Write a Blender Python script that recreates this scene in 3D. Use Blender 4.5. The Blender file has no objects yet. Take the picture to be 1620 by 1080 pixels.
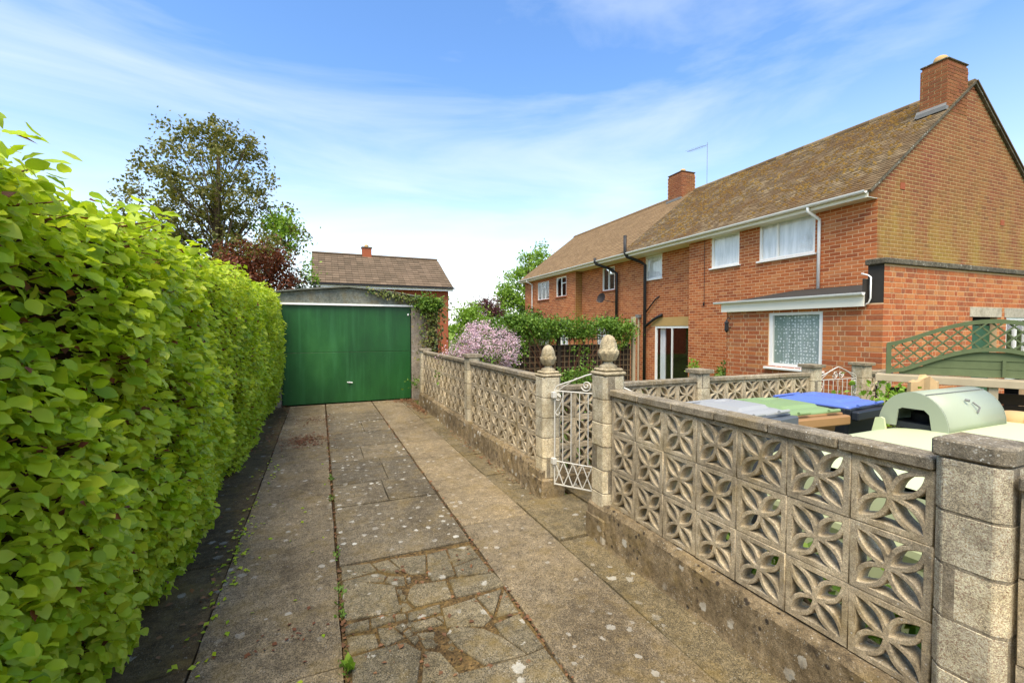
import bpy, bmesh, math, random
import numpy as np
from mathutils import Vector, Matrix
random.seed(7); rng = np.random.default_rng(7)
R = math.radians
SC = bpy.context.scene
COL = SC.collection

# ------------------------------------------------------------------ camera
cd = bpy.data.cameras.new('camera'); cam = bpy.data.objects.new('camera', cd); COL.objects.link(cam)
cd.sensor_width = 36.0; cd.lens = 36.0 * 700.0 / 1620.0
cd.clip_start = 0.02; cd.clip_end = 3000
cam.location = (0, 0, 1.68)
cam.rotation_euler = (R(90 - 1.637), 0, R(-23.5))
SC.camera = cam
# ------------------------------------------------------------------ light
SUN_AZ, SUN_EL = R(215), R(60)         # azimuth clockwise from +Y
w = bpy.data.worlds.new('World'); SC.world = w; w.use_nodes = True
wt = w.node_tree; wt.nodes.clear()
def wn(t, **k):
    n = wt.nodes.new(t)
    for a, b in k.items(): setattr(n, a, b)
    return n
sky = wn('ShaderNodeTexSky', sky_type='NISHITA', sun_disc=False, sun_elevation=SUN_EL, sun_rotation=SUN_AZ,
         altitude=50, air_density=1.25, dust_density=0.9, ozone_density=2.2)
tc = wn('ShaderNodeTexCoord')
mp = wn('ShaderNodeMapping'); mp.inputs['Rotation'].default_value = (0.0, -0.10, 1.9); mp.inputs['Location'].default_value = (3.1, 0.4, 0.0); mp.inputs['Scale'].default_value = (0.9, 1.2, 5.0)
nz = wn('ShaderNodeTexNoise'); nz.inputs['Scale'].default_value = 1.7; nz.inputs['Detail'].default_value = 7; nz.inputs['Roughness'].default_value = 0.55
nz.inputs['Distortion'].default_value = 0.5
cr = wn('ShaderNodeValToRGB'); cr.color_ramp.elements[0].position = 0.46; cr.color_ramp.elements[1].position = 0.84
cr.color_ramp.elements[1].color = (0.6, 0.6, 0.6, 1)
sep = wn('ShaderNodeSeparateXYZ')
hz = wn('ShaderNodeValToRGB')           # horizon haze: whiter air low down
hz.color_ramp.elements[0].position = 0.0; hz.color_ramp.elements[0].color = (.92, .92, .92, 1)
hz.color_ramp.elements[1].position = 0.46; hz.color_ramp.elements[1].color = (0, 0, 0, 1)
e = hz.color_ramp.elements.new(0.12); e.color = (.43, .43, .43, 1)
e = hz.color_ramp.elements.new(0.28); e.color = (.14, .14, .14, 1)
m1 = wn('ShaderNodeMixRGB'); m1.inputs[2].default_value = (4.8, 5.2, 5.6, 1)
m2 = wn('ShaderNodeMixRGB'); m2.inputs[2].default_value = (7.3, 7.45, 7.7, 1)
hs = wn('ShaderNodeHueSaturation'); hs.inputs['Saturation'].default_value = 1.22; hs.inputs['Hue'].default_value = 0.506; hs.inputs['Value'].default_value = 1.28
bg = wn('ShaderNodeBackground'); bg.inputs['Strength'].default_value = 0.12
wo = wn('ShaderNodeOutputWorld')
L = wt.links.new
L(tc.outputs['Generated'], mp.inputs['Vector']); L(mp.outputs[0], nz.inputs['Vector']); L(nz.outputs['Fac'], cr.inputs[0])
L(tc.outputs['Generated'], sep.inputs[0]); L(sep.outputs['Z'], hz.inputs[0])
L(sky.outputs[0], hs.inputs['Color'])
L(cr.outputs[0], m1.inputs[0]); L(hs.outputs[0], m1.inputs[1])
L(hz.outputs[0], m2.inputs[0]); L(m1.outputs[0], m2.inputs[1])
L(m2.outputs[0], bg.inputs['Color']); L(bg.outputs[0], wo.inputs[0])
sd = bpy.data.lights.new('sun', 'SUN'); sd.energy = 3.2; sd.angle = R(45); sd.color = (1.0, 0.91, 0.75)
so = bpy.data.objects.new('sun', sd); COL.objects.link(so)
tosun = Vector((math.sin(SUN_AZ) * math.cos(SUN_EL), math.cos(SUN_AZ) * math.cos(SUN_EL), math.sin(SUN_EL)))
so.rotation_euler = tosun.to_track_quat('Z', 'Y').to_euler(); so.location = tosun * 60
SC.view_settings.view_transform = 'Standard'; SC.view_settings.look = 'None'
SC.view_settings.exposure = 0.92; SC.view_settings.gamma = 1.0; SC.view_settings.use_curve_mapping = False
SC.cycles.max_bounces = 8; SC.cycles.transparent_max_bounces = 12
try: SC.cycles.use_denoising = True
except Exception: pass

# ------------------------------------------------------------------ materials
def srgb(r, g, b):
    f = lambda c: (c/255/12.92) if c/255 <= 0.04045 else ((c/255+0.055)/1.055)**2.4
    return (f(r), f(g), f(b), 1)
class NT:
    def __init__(s, name):
        s.m = bpy.data.materials.new(name); s.m.use_nodes = True; s.t = s.m.node_tree
        s.b = s.t.nodes['Principled BSDF']; s.out = s.t.nodes['Material Output']
        s.g = s.t.nodes.new('ShaderNodeNewGeometry')
    def n(s, t, **k):
        x = s.t.nodes.new(t)
        for a, b in k.items(): setattr(x, a, b)
        return x
    def l(s, a, b): s.t.links.new(a, b)
    def noise(s, scale, detail=4, rough=0.6, vec=None, stretch=None):
        x = s.n('ShaderNodeTexNoise'); x.inputs['Scale'].default_value = scale; x.inputs['Detail'].default_value = detail
        x.inputs['Roughness'].default_value = rough
        v = vec or s.g.outputs['Position']
        if stretch:
            mpn = s.n('ShaderNodeMapping'); mpn.inputs['Scale'].default_value = stretch; s.l(v, mpn.inputs['Vector']); v = mpn.outputs[0]
        s.l(v, x.inputs['Vector']); return x.outputs['Fac']
    def vor(s, scale, stretch=None):
        x = s.n('ShaderNodeTexVoronoi'); x.inputs['Scale'].default_value = scale; s.l(s.g.outputs['Position'], x.inputs['Vector'])
        return x
    def ramp(s, fac, stops):
        x = s.n('ShaderNodeValToRGB'); e = x.color_ramp.elements
        while len(e) > 1: e.remove(e[-1])
        e[0].position, e[0].color = stops[0][0], stops[0][1]
        for p, c in stops[1:]:
            q = e.new(p); q.color = c
        s.l(fac, x.inputs[0]); return x.outputs[0]
    def step(s, fac, a, b): return s.ramp(fac, [(a, (0,0,0,1)), (b, (1,1,1,1))])
    def mix(s, fac, a, b, mode='MIX'):
        x = s.n('ShaderNodeMixRGB', blend_type=mode)
        for i, v in ((0, fac), (1, a), (2, b)):
            if isinstance(v, (int, float)): x.inputs[i].default_value = v
            elif isinstance(v, tuple): x.inputs[i].default_value = v
            else: s.l(v, x.inputs[i])
        return x.outputs[0]
    def math(s, op, a, b=None):
        x = s.n('ShaderNodeMath', operation=op)
        for i, v in enumerate((a, b)):
            if v is None: continue
            if isinstance(v, (int, float)): x.inputs[i].default_value = v
            else: s.l(v, x.inputs[i])
        return x.outputs[0]
    def rnd(s):
        o = s.n('ShaderNodeObjectInfo')
        return s.math('FRACT', s.math('ADD', o.outputs['Random'], s.g.outputs['Random Per Island']))
    def fin(s, col, rough=0.85, bump=None, strength=0.3, dist=0.01, spec=0.3):
        if isinstance(col, tuple): s.b.inputs['Base Color'].default_value = col
        else: s.l(col, s.b.inputs['Base Color'])
        s.b.inputs['Roughness'].default_value = rough; s.b.inputs['Specular IOR Level'].default_value = spec
        if bump is not None:
            bn = s.n('ShaderNodeBump'); bn.inputs['Strength'].default_value = strength; bn.inputs['Distance'].default_value = dist
            s.l(bump, bn.inputs['Height']); s.l(bn.outputs[0], s.b.inputs['Normal'])
        return s.m
MAT = {}
def simple(name, c, rough=0.6, spec=0.3, var=0.0, scale=6, metal=0.0):
    t = NT(name); col = c
    if var: col = t.mix(t.noise(scale, 5), tuple(v*(1-var) for v in c[:3])+(1,), tuple(min(1, v*(1+var)) for v in c[:3])+(1,))
    MAT[name] = t.fin(col, rough, t.noise(scale*6, 3) if var else None, 0.15, 0.004, spec); t.b.inputs['Metallic'].default_value = metal
def concrete(name, dark, mid, light, lich=0.0, grit=0.5, moss=0.0, darkspot=0.0, bump=0.6, ls=14, gs=330, speck=0.0):
    t = NT(name)
    big = t.noise(1.6, 6, 0.65); fine = t.noise(120, 2, 0.7); med = t.noise(16, 6, 0.7)
    col = t.ramp(big, [(0.32, dark), (0.5, mid), (0.7, light)])
    col = t.mix(0.55, col, t.ramp(med, [(0.34, dark), (0.5, mid), (0.66, light)]))
    v = t.vor(gs); g = t.ramp(v.outputs['Color'], [(0.05, (0.12,0.11,0.09,1)), (0.5, (0.5,0.5,0.5,1)), (0.95, (0.95,0.9,0.8,1))])
    col = t.mix(grit, col, g, 'OVERLAY')
    col = t.mix(t.math('MULTIPLY', t.step(t.noise(5.5, 8, 0.78), 0.50, 0.70), 0.62), col, tuple(x*0.5 for x in dark[:3])+(1,))
    col = t.mix(t.math('MULTIPLY', t.step(t.noise(34, 6, 0.75), 0.52, 0.68), 0.5), col, tuple(x*0.5 for x in dark[:3])+(1,))
    col = t.mix(1.0, col, t.ramp(t.noise(0.85, 7, 0.72), [(0.34, (0.66,0.64,0.6,1)), (0.5, (1,1,1,1)), (0.66, (1.18,1.14,1.06,1))]), 'MULTIPLY')
    rn = t.rnd(); col = t.mix(1.0, col, t.ramp(rn, [(0, (0.80,0.80,0.80,1)), (1, (1.12,1.09,1.03,1))]), 'MULTIPLY')
    if moss:
        col = t.mix(t.math('MULTIPLY', t.step(t.noise(3.3, 7, 0.75), 0.50, 0.66), moss), col, srgb(122, 100, 48))
    if darkspot:
        dv = t.vor(ls*1.6); ds = t.math('MULTIPLY', t.step(t.math('ADD', dv.outputs['Distance'], t.math('MULTIPLY', t.noise(40,3), 0.3)), 0.42, 0.30), t.step(t.noise(4.1, 3), 0.42, 0.55))
        ds = t.math('MAXIMUM', ds, t.math('MULTIPLY', t.step(t.noise(9, 6, 0.75), 0.56, 0.64), 0.7))
        col = t.mix(t.math('MULTIPLY', ds, darkspot), col, srgb(60, 52, 42))
    for amt, sc, msk in ((lich, ls, (0.38, 0.6)), (speck, 75, (0.40, 0.56))):
        if not amt: continue
        lv = t.vor(sc); lr = t.n('ShaderNodeSeparateColor'); t.l(lv.outputs['Color'], lr.inputs[0])
        rad = t.math('MULTIPLY', lr.outputs[0], 0.38)
        d2 = t.math('ADD', lv.outputs['Distance'], t.math('SUBTRACT', t.math('MULTIPLY', t.noise(sc*2.6, 5, 0.75), 0.75), 0.30))
        s_ = t.math('MULTIPLY', t.math('LESS_THAN', d2, rad), t.step(t.noise(2.3 if sc < 30 else 7, 4), *msk))
        col = t.mix(t.math('MULTIPLY', s_, amt), col, t.mix(t.noise(50, 2), srgb(176, 170, 150), srgb(222, 218, 204)))
    h = t.math('ADD', t.math('MULTIPLY', t.noise(260, 2, 0.7), 0.45), t.math('MULTIPLY', t.noise(38, 5, 0.7), 0.7))
    MAT[name] = t.fin(col, 0.92, h, bump, 0.005, 0.2)
concrete('drive_cast', srgb(94,83,66), srgb(125,113,91), srgb(150,135,110), lich=0.4, grit=0.95, gs=210, moss=0.4, ls=12, speck=.25)
concrete('slab_dark', srgb(80,73,60), srgb(107,98,81), srgb(131,122,103), lich=0.85, grit=0.95, gs=210, moss=0.4, ls=12, speck=.35)
concrete('slab_crazy', srgb(89,82,65), srgb(118,109,87), srgb(141,130,108), lich=0.7, grit=0.95, gs=210, moss=0.55, ls=9, speck=.3)
concrete('slab_edge', srgb(87,78,58), srgb(116,105,80), srgb(142,127,98), lich=0.5, grit=0.95, gs=210, moss=0.45, ls=10, speck=.3)
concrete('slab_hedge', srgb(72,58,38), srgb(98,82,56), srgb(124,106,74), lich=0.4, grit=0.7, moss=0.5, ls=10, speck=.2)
concrete('wall_block', srgb(139,126,104), srgb(181,166,139), srgb(208,194,165), lich=0.0, grit=0.6, moss=0.5, ls=38, speck=.8)
concrete('pilaster', srgb(162,150,125), srgb(200,187,159), srgb(224,213,186), lich=0.0, grit=0.95, moss=0.35, ls=40, bump=0.4, speck=.5)
concrete('coping', srgb(106,97,80), srgb(143,132,112), srgb(172,161,139), lich=0.0, grit=0.6, moss=0.45, ls=34, speck=.8)
concrete('plinth', srgb(92,80,60), srgb(134,118,92), srgb(164,148,120), lich=0.9, grit=0.7, moss=0.45, darkspot=1.0, ls=11, bump=1.0, speck=.5)
concrete('finial_stone', srgb(121,109,84), srgb(170,156,127), srgb(201,189,160), grit=0.5, moss=0.5, darkspot=0.5, ls=30, bump=.9, speck=.5)
concrete('garage_concrete', srgb(122,109,94), srgb(156,143,126), srgb(178,167,151), lich=0.5, grit=0.5, moss=0.4, darkspot=.3, ls=14, speck=.3)
concrete('fascia_grey', srgb(93,96,87), srgb(121,124,113), srgb(145,146,134), lich=0.2, grit=0.4, moss=0.4, darkspot=.3, ls=20)
concrete('lintel', srgb(156,147,128), srgb(182,173,154), srgb(198,191,173), grit=0.4)
concrete('string_stone', srgb(64,59,50), srgb(97,91,77), srgb(131,125,109), lich=0.8, grit=0.5, ls=16, speck=.6)
concrete('soil', srgb(40,30,18), srgb(62,46,28), srgb(92,68,40), grit=0.6, moss=0.5)
concrete('joint_fill', srgb(72,56,34), srgb(104,84,52), srgb(136,112,72), grit=0.9, moss=0.6, bump=1.0, gs=90)

def brickmat(name, tones, algae=0.0):
    t = NT(name); rn = t.rnd()
    col = t.ramp(rn, [(i/(len(tones)-1), c) for i, c in enumerate(tones)])
    col = t.mix(0.35, col, t.ramp(t.noise(30, 4), [(0.3, tuple(x*0.6 for x in tones[1][:3])+(1,)), (0.7, tones[-2])]))
    col = t.mix(t.math('MULTIPLY', t.step(t.noise(0.7, 4), 0.45, 0.7), 0.22), col, srgb(120, 74, 48))
    if algae:
        sepn = t.n('ShaderNodeSeparateXYZ'); t.l(t.g.outputs['Position'], sepn.inputs[0])
        band = t.ramp(t.math('MULTIPLY', sepn.outputs['Z'], 0.1), [(0.28, (0.9,0.9,0.9,1)), (0.40, (0.75,0.75,0.75,1)), (0.50, (0.28,0.28,0.28,1)), (0.75, (0.2,0.2,0.2,1))])
        a = t.math('MULTIPLY', t.step(t.noise(1.1, 5, 0.65, stretch=(1,1,0.45)), 0.36, 0.62), band)
        a = t.math('MULTIPLY', a, t.math('ADD', t.math('MULTIPLY', t.noise(24, 3), 0.9), 0.25))
        col = t.mix(t.math('MULTIPLY', a, algae), col, srgb(166, 148, 58))
    MAT[name] = t.fin(col, 0.88, t.noise(90, 3), 0.35, 0.003, 0.2)
OT = [srgb(146,76,44), srgb(178,100,56), srgb(190,108,60), srgb(206,128,76), srgb(160,84,50), srgb(204,138,86), srgb(184,102,54), srgb(134,70,46)]
brickmat('brick_orange', OT)
brickmat('brick_gable', [srgb(118,66,44), srgb(142,82,54), srgb(152,96,62), srgb(128,72,48), srgb(148,88,58), srgb(106,62,48)], algae=0.85)
brickmat('brick_extension', [srgb(158,78,48), srgb(182,94,54), srgb(198,116,64), srgb(142,74,52), srgb(184,98,56), srgb(204,138,82), srgb(130,72,56)])
def mortarmat(name, c):
    t = NT(name); MAT[name] = t.fin(t.mix(t.noise(9, 5), tuple(v*0.72 for v in c[:3])+(1,), c), 0.95, t.noise(140, 2), 0.4, 0.003, 0.1)
mortarmat('mortar_warm', srgb(226,184,138)); mortarmat('mortar_gable', srgb(206,178,126)); mortarmat('mortar_ext', srgb(222,184,140))
def tilemat(name, a, b, c, moss, mc):
    t = NT(name); col = t.ramp(t.rnd(), [(0, a), (0.5, b), (1, c)])
    col = t.mix(t.math('MULTIPLY', t.step(t.noise(1.0, 6, 0.7), 0.40, 0.62), moss), col, mc)
    col = t.mix(0.3, col, t.ramp(t.noise(40, 4), [(0.3, tuple(v*0.4 for v in a[:3])+(1,)), (0.7, c)]))
    MAT[name] = t.fin(col, 0.93, t.noise(60, 4), 0.5, 0.006, 0.15)
tilemat('roof_mossy', srgb(84,70,50), srgb(112,94,68), srgb(150,130,98), 0.85, srgb(92,62,30))
tilemat('roof_clean', srgb(124,100,70), srgb(136,110,78), srgb(146,120,86), 0.25, srgb(112,90,62))
tilemat('roof_far', srgb(98,84,66), srgb(116,98,78), srgb(134,114,92), 0.3, srgb(92,80,60))
tilemat('moss', srgb(84,66,30), srgb(112,88,40), srgb(138,108,50), 0.5, srgb(92,56,28))
simple('white_plastic', srgb(242,238,226), 0.35, 0.4, 0.05, 3)
simple('cream_soffit', srgb(238,230,206), 0.6, 0.3, 0.06, 3)
simple('white_paint_iron', srgb(206,200,184), 0.5, 0.4, 0.08, 20)
simple('black_iron', srgb(34,33,32), 0.5, 0.4, 0.2, 12)
simple('felt', srgb(62,58,52), 0.95, 0.1, 0.3, 6)
simple('lead', srgb(122,120,114), 0.6, 0.4, 0.2, 8)
simple('dark_room', srgb(38,32,28), 0.9, 0.1)  # backing behind the openings, indoor shade put into the colour
simple('dark_wood', srgb(62,50,38), 0.85, 0.2, 0.3, 9)
simple('trellis_wood', srgb(112,92,66), 0.85, 0.2, 0.25, 12)
simple('weathered_timber', srgb(176,160,130), 0.9, 0.15, 0.18, 7)
simple('green_timber', srgb(96,106,72), 0.85, 0.2, 0.22, 8)
simple('bark_pale', srgb(198,164,118), 0.9, 0.1, 0.28, 9)
simple('bark', srgb(92,78,60), 0.95, 0.1, 0.3, 12)
simple('twig', srgb(104,66,44), 0.8, 0.2, 0.25, 30)
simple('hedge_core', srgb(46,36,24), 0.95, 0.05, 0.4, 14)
simple('tank_green', srgb(196,203,156), 0.5, 0.35, 0.06, 2.5)
simple('hood_green', srgb(158,164,138), 0.42, 0.4, 0.05, 2.5)
simple('bin_brown', srgb(150,112,70), 0.55, 0.35, 0.1, 4)
simple('bin_black', srgb(36,40,44), 0.5, 0.35, 0.15, 4)
simple('bin_grey', srgb(84,88,92), 0.55, 0.35, 0.1, 4)
simple('lid_grey', srgb(152,152,148), 0.5, 0.35, 0.06, 4)
simple('lid_green', srgb(128,150,100), 0.5, 0.35, 0.06, 4)
simple('lid_blue', srgb(92,114,182), 0.45, 0.4, 0.06, 4)
simple('rubber', srgb(28,28,28), 0.8, 0.2)
simple('steel', srgb(170,170,168), 0.35, 0.5, 0.0, 5, 0.9)
simple('clay', srgb(196,160,108), 0.85, 0.2, 0.15, 8)
simple('tan_lintel', srgb(186,150,92), 0.9, 0.2, 0.12, 4)
simple('dish', srgb(46,38,34), 0.6, 0.3, 0.1, 8)
simple('door_green', srgb(40,84,56), 0.5, 0.3, 0.15, 4)
simple('brick_far', srgb(158,90,62), 0.9, 0.1, 0.15, 8)
simple('pvc_dark_reveal', srgb(120,74,50), 0.9, 0.1, 0.15, 8)
simple('litter', srgb(132,74,38), 0.9, 0.1, 0.4, 60)
# garage door: painted green boards with faded patches, runs and chips
t = NT('garage_green'); base = t.ramp(t.noise(1.1, 5, 0.6, stretch=(1,1,0.5)), [(0.3, srgb(20,64,24)), (0.55, srgb(32,86,34)), (0.75, srgb(52,108,48))])
st = t.noise(9, 4, 0.6, stretch=(1,1,0.06)); base = t.mix(t.math('MULTIPLY', t.step(st, 0.5, 0.75), 0.35), base, srgb(62,122,70))
ch = t.step(t.noise(16, 3, 0.7, stretch=(1.6,1,0.45)), 0.73, 0.76); base = t.mix(t.math('MULTIPLY', ch, 0.5), base, srgb(136,158,120))
MAT['garage_green'] = t.fin(base, 0.42, t.noise(30, 3, stretch=(1,1,0.1)), 0.12, 0.003, 0.4)
# glass
t = NT('glass'); t.t.nodes.remove(t.b); gl = t.n('ShaderNodeBsdfGlossy'); gl.inputs['Roughness'].default_value = 0.02; tr = t.n('ShaderNodeBsdfTransparent')
lw = t.n('ShaderNodeLayerWeight'); lw.inputs['Blend'].default_value = 0.5; mx = t.n('ShaderNodeMixShader')
t.l(t.math('ADD', t.math('MULTIPLY', t.math('POWER', lw.outputs['Facing'], 4.0), 0.7), 0.05), mx.inputs[0]); t.l(tr.outputs[0], mx.inputs[1]); t.l(gl.outputs[0], mx.inputs[2]); t.l(mx.outputs[0], t.out.inputs[0])
MAT['glass'] = t.m
t = NT('net_curtain'); c = t.mix(t.step(t.noise(9, 3, stretch=(1,1,0.15)), 0.35, 0.7), srgb(214,216,210), srgb(246,246,242)); t.fin(c, 0.9)
t.b.inputs['Emission Color'].default_value = (0,0,0,1); MAT['net_curtain'] = t.m
t = NT('dotted_net'); v = t.vor(17); v.inputs['Randomness'].default_value = 0.45; d = t.math('MULTIPLY', t.step(v.outputs['Distance'], 0.36, 0.24), 0.8)
c = t.mix(t.math('MULTIPLY', t.step(t.noise(7, 2, stretch=(1,1,0.02)), 0.45, 0.6), 0.35), srgb(140,156,144), srgb(206,214,206)); c = t.mix(d, c, srgb(244,246,240))
MAT['dotted_net'] = t.fin(c, 0.9)

def leafmat(name, tones, trans=0.35, rough=0.5, tcol=None):
    t = NT(name); col = t.ramp(t.rnd(), [(i/max(1, len(tones)-1), c) for i, c in enumerate(tones)])
    col = t.mix(0.3, col, t.ramp(t.noise(2.2, 3), [(0.35, tones[0]), (0.65, tones[-1])]))
    t.fin(col, rough, None, spec=0.35)
    tl = t.n('ShaderNodeBsdfTranslucent'); t.l(t.mix(1.0, col, tcol or (1.0, 1.0, 0.55, 1), 'MULTIPLY'), tl.inputs['Color'])
    ms = t.n('ShaderNodeMixShader'); ms.inputs[0].default_value = trans
    t.l(t.b.outputs[0], ms.inputs[1]); t.l(tl.outputs[0], ms.inputs[2]); t.l(ms.outputs[0], t.out.inputs[0]); MAT[name] = t.m
leafmat('leaf_beech', [srgb(122,156,20), srgb(174,204,28), srgb(196,216,40), srgb(214,226,60), srgb(160,194,26), srgb(228,232,92)], 0.5, 0.45)
leafmat('leaf_holly', [srgb(84,90,38), srgb(112,116,52), srgb(144,140,68), srgb(168,154,84), srgb(100,106,48)], 0.4, 0.4)
leafmat('leaf_copper', [srgb(76,38,24), srgb(118,58,32), srgb(146,80,42), srgb(96,62,30)], 0.25, 0.5, (1,.8,.6,1))
leafmat('leaf_green', [srgb(58,88,26), srgb(88,124,36), srgb(116,150,48), srgb(140,166,62)], 0.35, 0.5)
leafmat('leaf_light', [srgb(104,140,40), srgb(140,172,56), srgb(166,192,76), srgb(120,156,50)], 0.4, 0.5)
leafmat('leaf_dark', [srgb(30,48,18), srgb(48,70,26), srgb(66,90,34)], 0.2, 0.45)
leafmat('leaf_purple', [srgb(72,42,44), srgb(98,60,58), srgb(116,78,70)], 0.25, 0.5, (1,.7,.7,1))
leafmat('blossom', [srgb(214,178,182), srgb(228,200,202), srgb(240,222,222), srgb(202,162,170)], 0.3, 0.6, (1,.9,.9,1))
leafmat('leaf_ivy', [srgb(46,66,24), srgb(76,98,34), srgb(116,132,50), srgb(132,108,60)], 0.25, 0.45)
leafmat('grass', [srgb(70,100,34), srgb(100,132,48), srgb(128,150,66)], 0.3, 0.6)
leafmat('leaf_litter', [srgb(104,72,46), srgb(134,92,58), srgb(156,116,78), srgb(88,60,40)], 0.1, 0.8, (1,.8,.6,1))

# ------------------------------------------------------------------ object helpers
ORI = {}
def mesh_obj(name, me, mat, parent=None, loc=(0,0,0), rot=None):
    o = bpy.data.objects.new(name, me); COL.objects.link(o); o.location = loc
    if rot is not None: o.rotation_euler = rot
    if mat and not me.materials: me.materials.append(MAT[mat])
    if parent is not None: o.parent = parent
    return o
def tag(o, label, cat, group=None):
    o['label'] = label; o['category'] = cat
    if group: o['group'] = group
    return o
def thing(name, label, cat, loc=(0,0,0), rotz=0.0, group=None):
    o = bpy.data.objects.new(name, None); COL.objects.link(o); o.location = loc; o.rotation_euler = (0,0,rotz); o.empty_display_size = 0.2
    ORI[o.name] = Vector(loc) if rotz == 0 else Vector((0,0,0))
    return tag(o, label, cat, group)
def struct(o): o['kind'] = 'structure'; return o
class MB:
    def __init__(s): s.v = []; s.f = []
    def add(s, vs, fs):
        k = len(s.v); s.v += [tuple(v) for v in vs]; s.f += [tuple(i+k for i in f) for f in fs]; return s
    def box(s, a, b, M=None):
        x0,y0,z0 = a; x1,y1,z1 = b
        vs = [(x0,y0,z0),(x1,y0,z0),(x1,y1,z0),(x0,y1,z0),(x0,y0,z1),(x1,y0,z1),(x1,y1,z1),(x0,y1,z1)]
        if M is not None: vs = [tuple(M @ Vector(v)) for v in vs]
        return s.add(vs, [(0,3,2,1),(4,5,6,7),(0,1,5,4),(1,2,6,5),(2,3,7,6),(3,0,4,7)])
    def bar(s, p, q, wd, ht, up=(0,0,1)):
        p = Vector(p); q = Vector(q); d = (q-p); ln = d.length; d.normalize(); sd = d.cross(Vector(up))
        if sd.length < 1e-4: sd = d.cross(Vector((1,0,0)))
        sd.normalize(); u = sd.cross(d)
        vs = [pp + sd*a*wd/2 + u*b*ht/2 for pp in (p,q) for a,b in ((-1,-1),(1,-1),(1,1),(-1,1))]
        return s.add(vs, [(3,2,1,0),(4,5,6,7),(0,1,5,4),(1,2,6,5),(2,3,7,6),(3,0,4,7)])
    def tube(s, pts, r, n=6, closed_ends=True):
        pts = [Vector(p) for p in pts]; rs = r if isinstance(r, (list, tuple)) else [r]*len(pts); k = len(s.v)
        d0 = (pts[1]-pts[0]).normalized(); ref = Vector((0,0,1)) if abs(d0.z) < 0.9 else Vector((1,0,0)); a = d0.cross(ref).normalized()
        for i, p in enumerate(pts):
            d = ((pts[min(i+1, len(pts)-1)] - pts[max(i-1, 0)])).normalized(); a = (a - d*a.dot(d)).normalized(); b = d.cross(a)
            for j in range(n):
                an = 2*math.pi*j/n; s.v.append(tuple(p + (a*math.cos(an)+b*math.sin(an))*rs[i]))
        for i in range(len(pts)-1):
            for j in range(n): s.f.append((k+i*n+j, k+i*n+(j+1)%n, k+(i+1)*n+(j+1)%n, k+(i+1)*n+j))
        if closed_ends:
            s.f.append(tuple(k+j for j in reversed(range(n)))); e = k+(len(pts)-1)*n; s.f.append(tuple(e+j for j in range(n)))
        return s
    def lathe(s, prof, c=(0,0,0), n=20, fn=None):
        k = len(s.v)
        for i, (r, z) in enumerate(prof):
            for j in range(n):
                an = 2*math.pi*j/n; rr = r if fn is None else r + fn(i, an)
                s.v.append((c[0]+rr*math.cos(an), c[1]+rr*math.sin(an), c[2]+z))
        for i in range(len(prof)-1):
            for j in range(n): s.f.append((k+i*n+j, k+i*n+(j+1)%n, k+(i+1)*n+(j+1)%n, k+(i+1)*n+j))
        s.f.append(tuple(k+j for j in reversed(range(n)))); e = k+(len(prof)-1)*n; s.f.append(tuple(e+j for j in range(n)))
        return s
    def prism(s, poly, z0, z1, axis='z', top_inset=0.0):
        # extrude a polygon: axis z -> (x,y); x -> (y,z); y -> (x,z)
        n = len(poly); cx = sum(p[0] for p in poly)/n; cy = sum(p[1] for p in poly)/n
        def P(p, h):
            return {'z': (p[0],p[1],h), 'x': (h,p[0],p[1]), 'y': (p[0],h,p[1])}[axis]
        ring = [P(p, z0) for p in poly] + [P(p, z1) for p in poly]
        return s.add(ring, [tuple(reversed(range(n))), tuple(range(n, 2*n))] + [(i, (i+1)%n, n+(i+1)%n, n+i) for i in range(n)])
    def mesh(s, name, smooth=False, bevel=0.0):
        me = bpy.data.meshes.new(name); me.from_pydata(s.v, [], s.f); me.update()
        bm = bmesh.new(); bm.from_mesh(me); bmesh.ops.recalc_face_normals(bm, faces=bm.faces)
        if bevel: bmesh.ops.bevel(bm, geom=[e for e in bm.edges if len(e.link_faces)==2 and e.calc_face_angle(0) > 0.5], offset=bevel, segments=1, affect='EDGES', clamp_overlap=True)
        bm.to_mesh(me); bm.free()
        if smooth: me.polygons.foreach_set('use_smooth', [True]*len(me.polygons))
        return me
    def build(s, name, mat, parent=None, smooth=False, bevel=0.0, stuff=False):
        if parent is not None:
            r = parent
            while r.parent is not None: r = r.parent
            o = ORI.get(r.name, Vector((0,0,0)))
            if o.length > 0: s.v = [(v[0]-o[0], v[1]-o[1], v[2]-o[2]) for v in s.v]
        ob = mesh_obj(name, s.mesh(name, smooth, bevel), mat, parent)
        if stuff: ob['kind'] = 'stuff'
        return ob
def autosmooth(o, ang=40):
    me = o.data; me.polygons.foreach_set('use_smooth', [True]*len(me.polygons))
    try: me.set_sharp_from_angle(angle=R(ang))
    except Exception: pass
    return o
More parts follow.
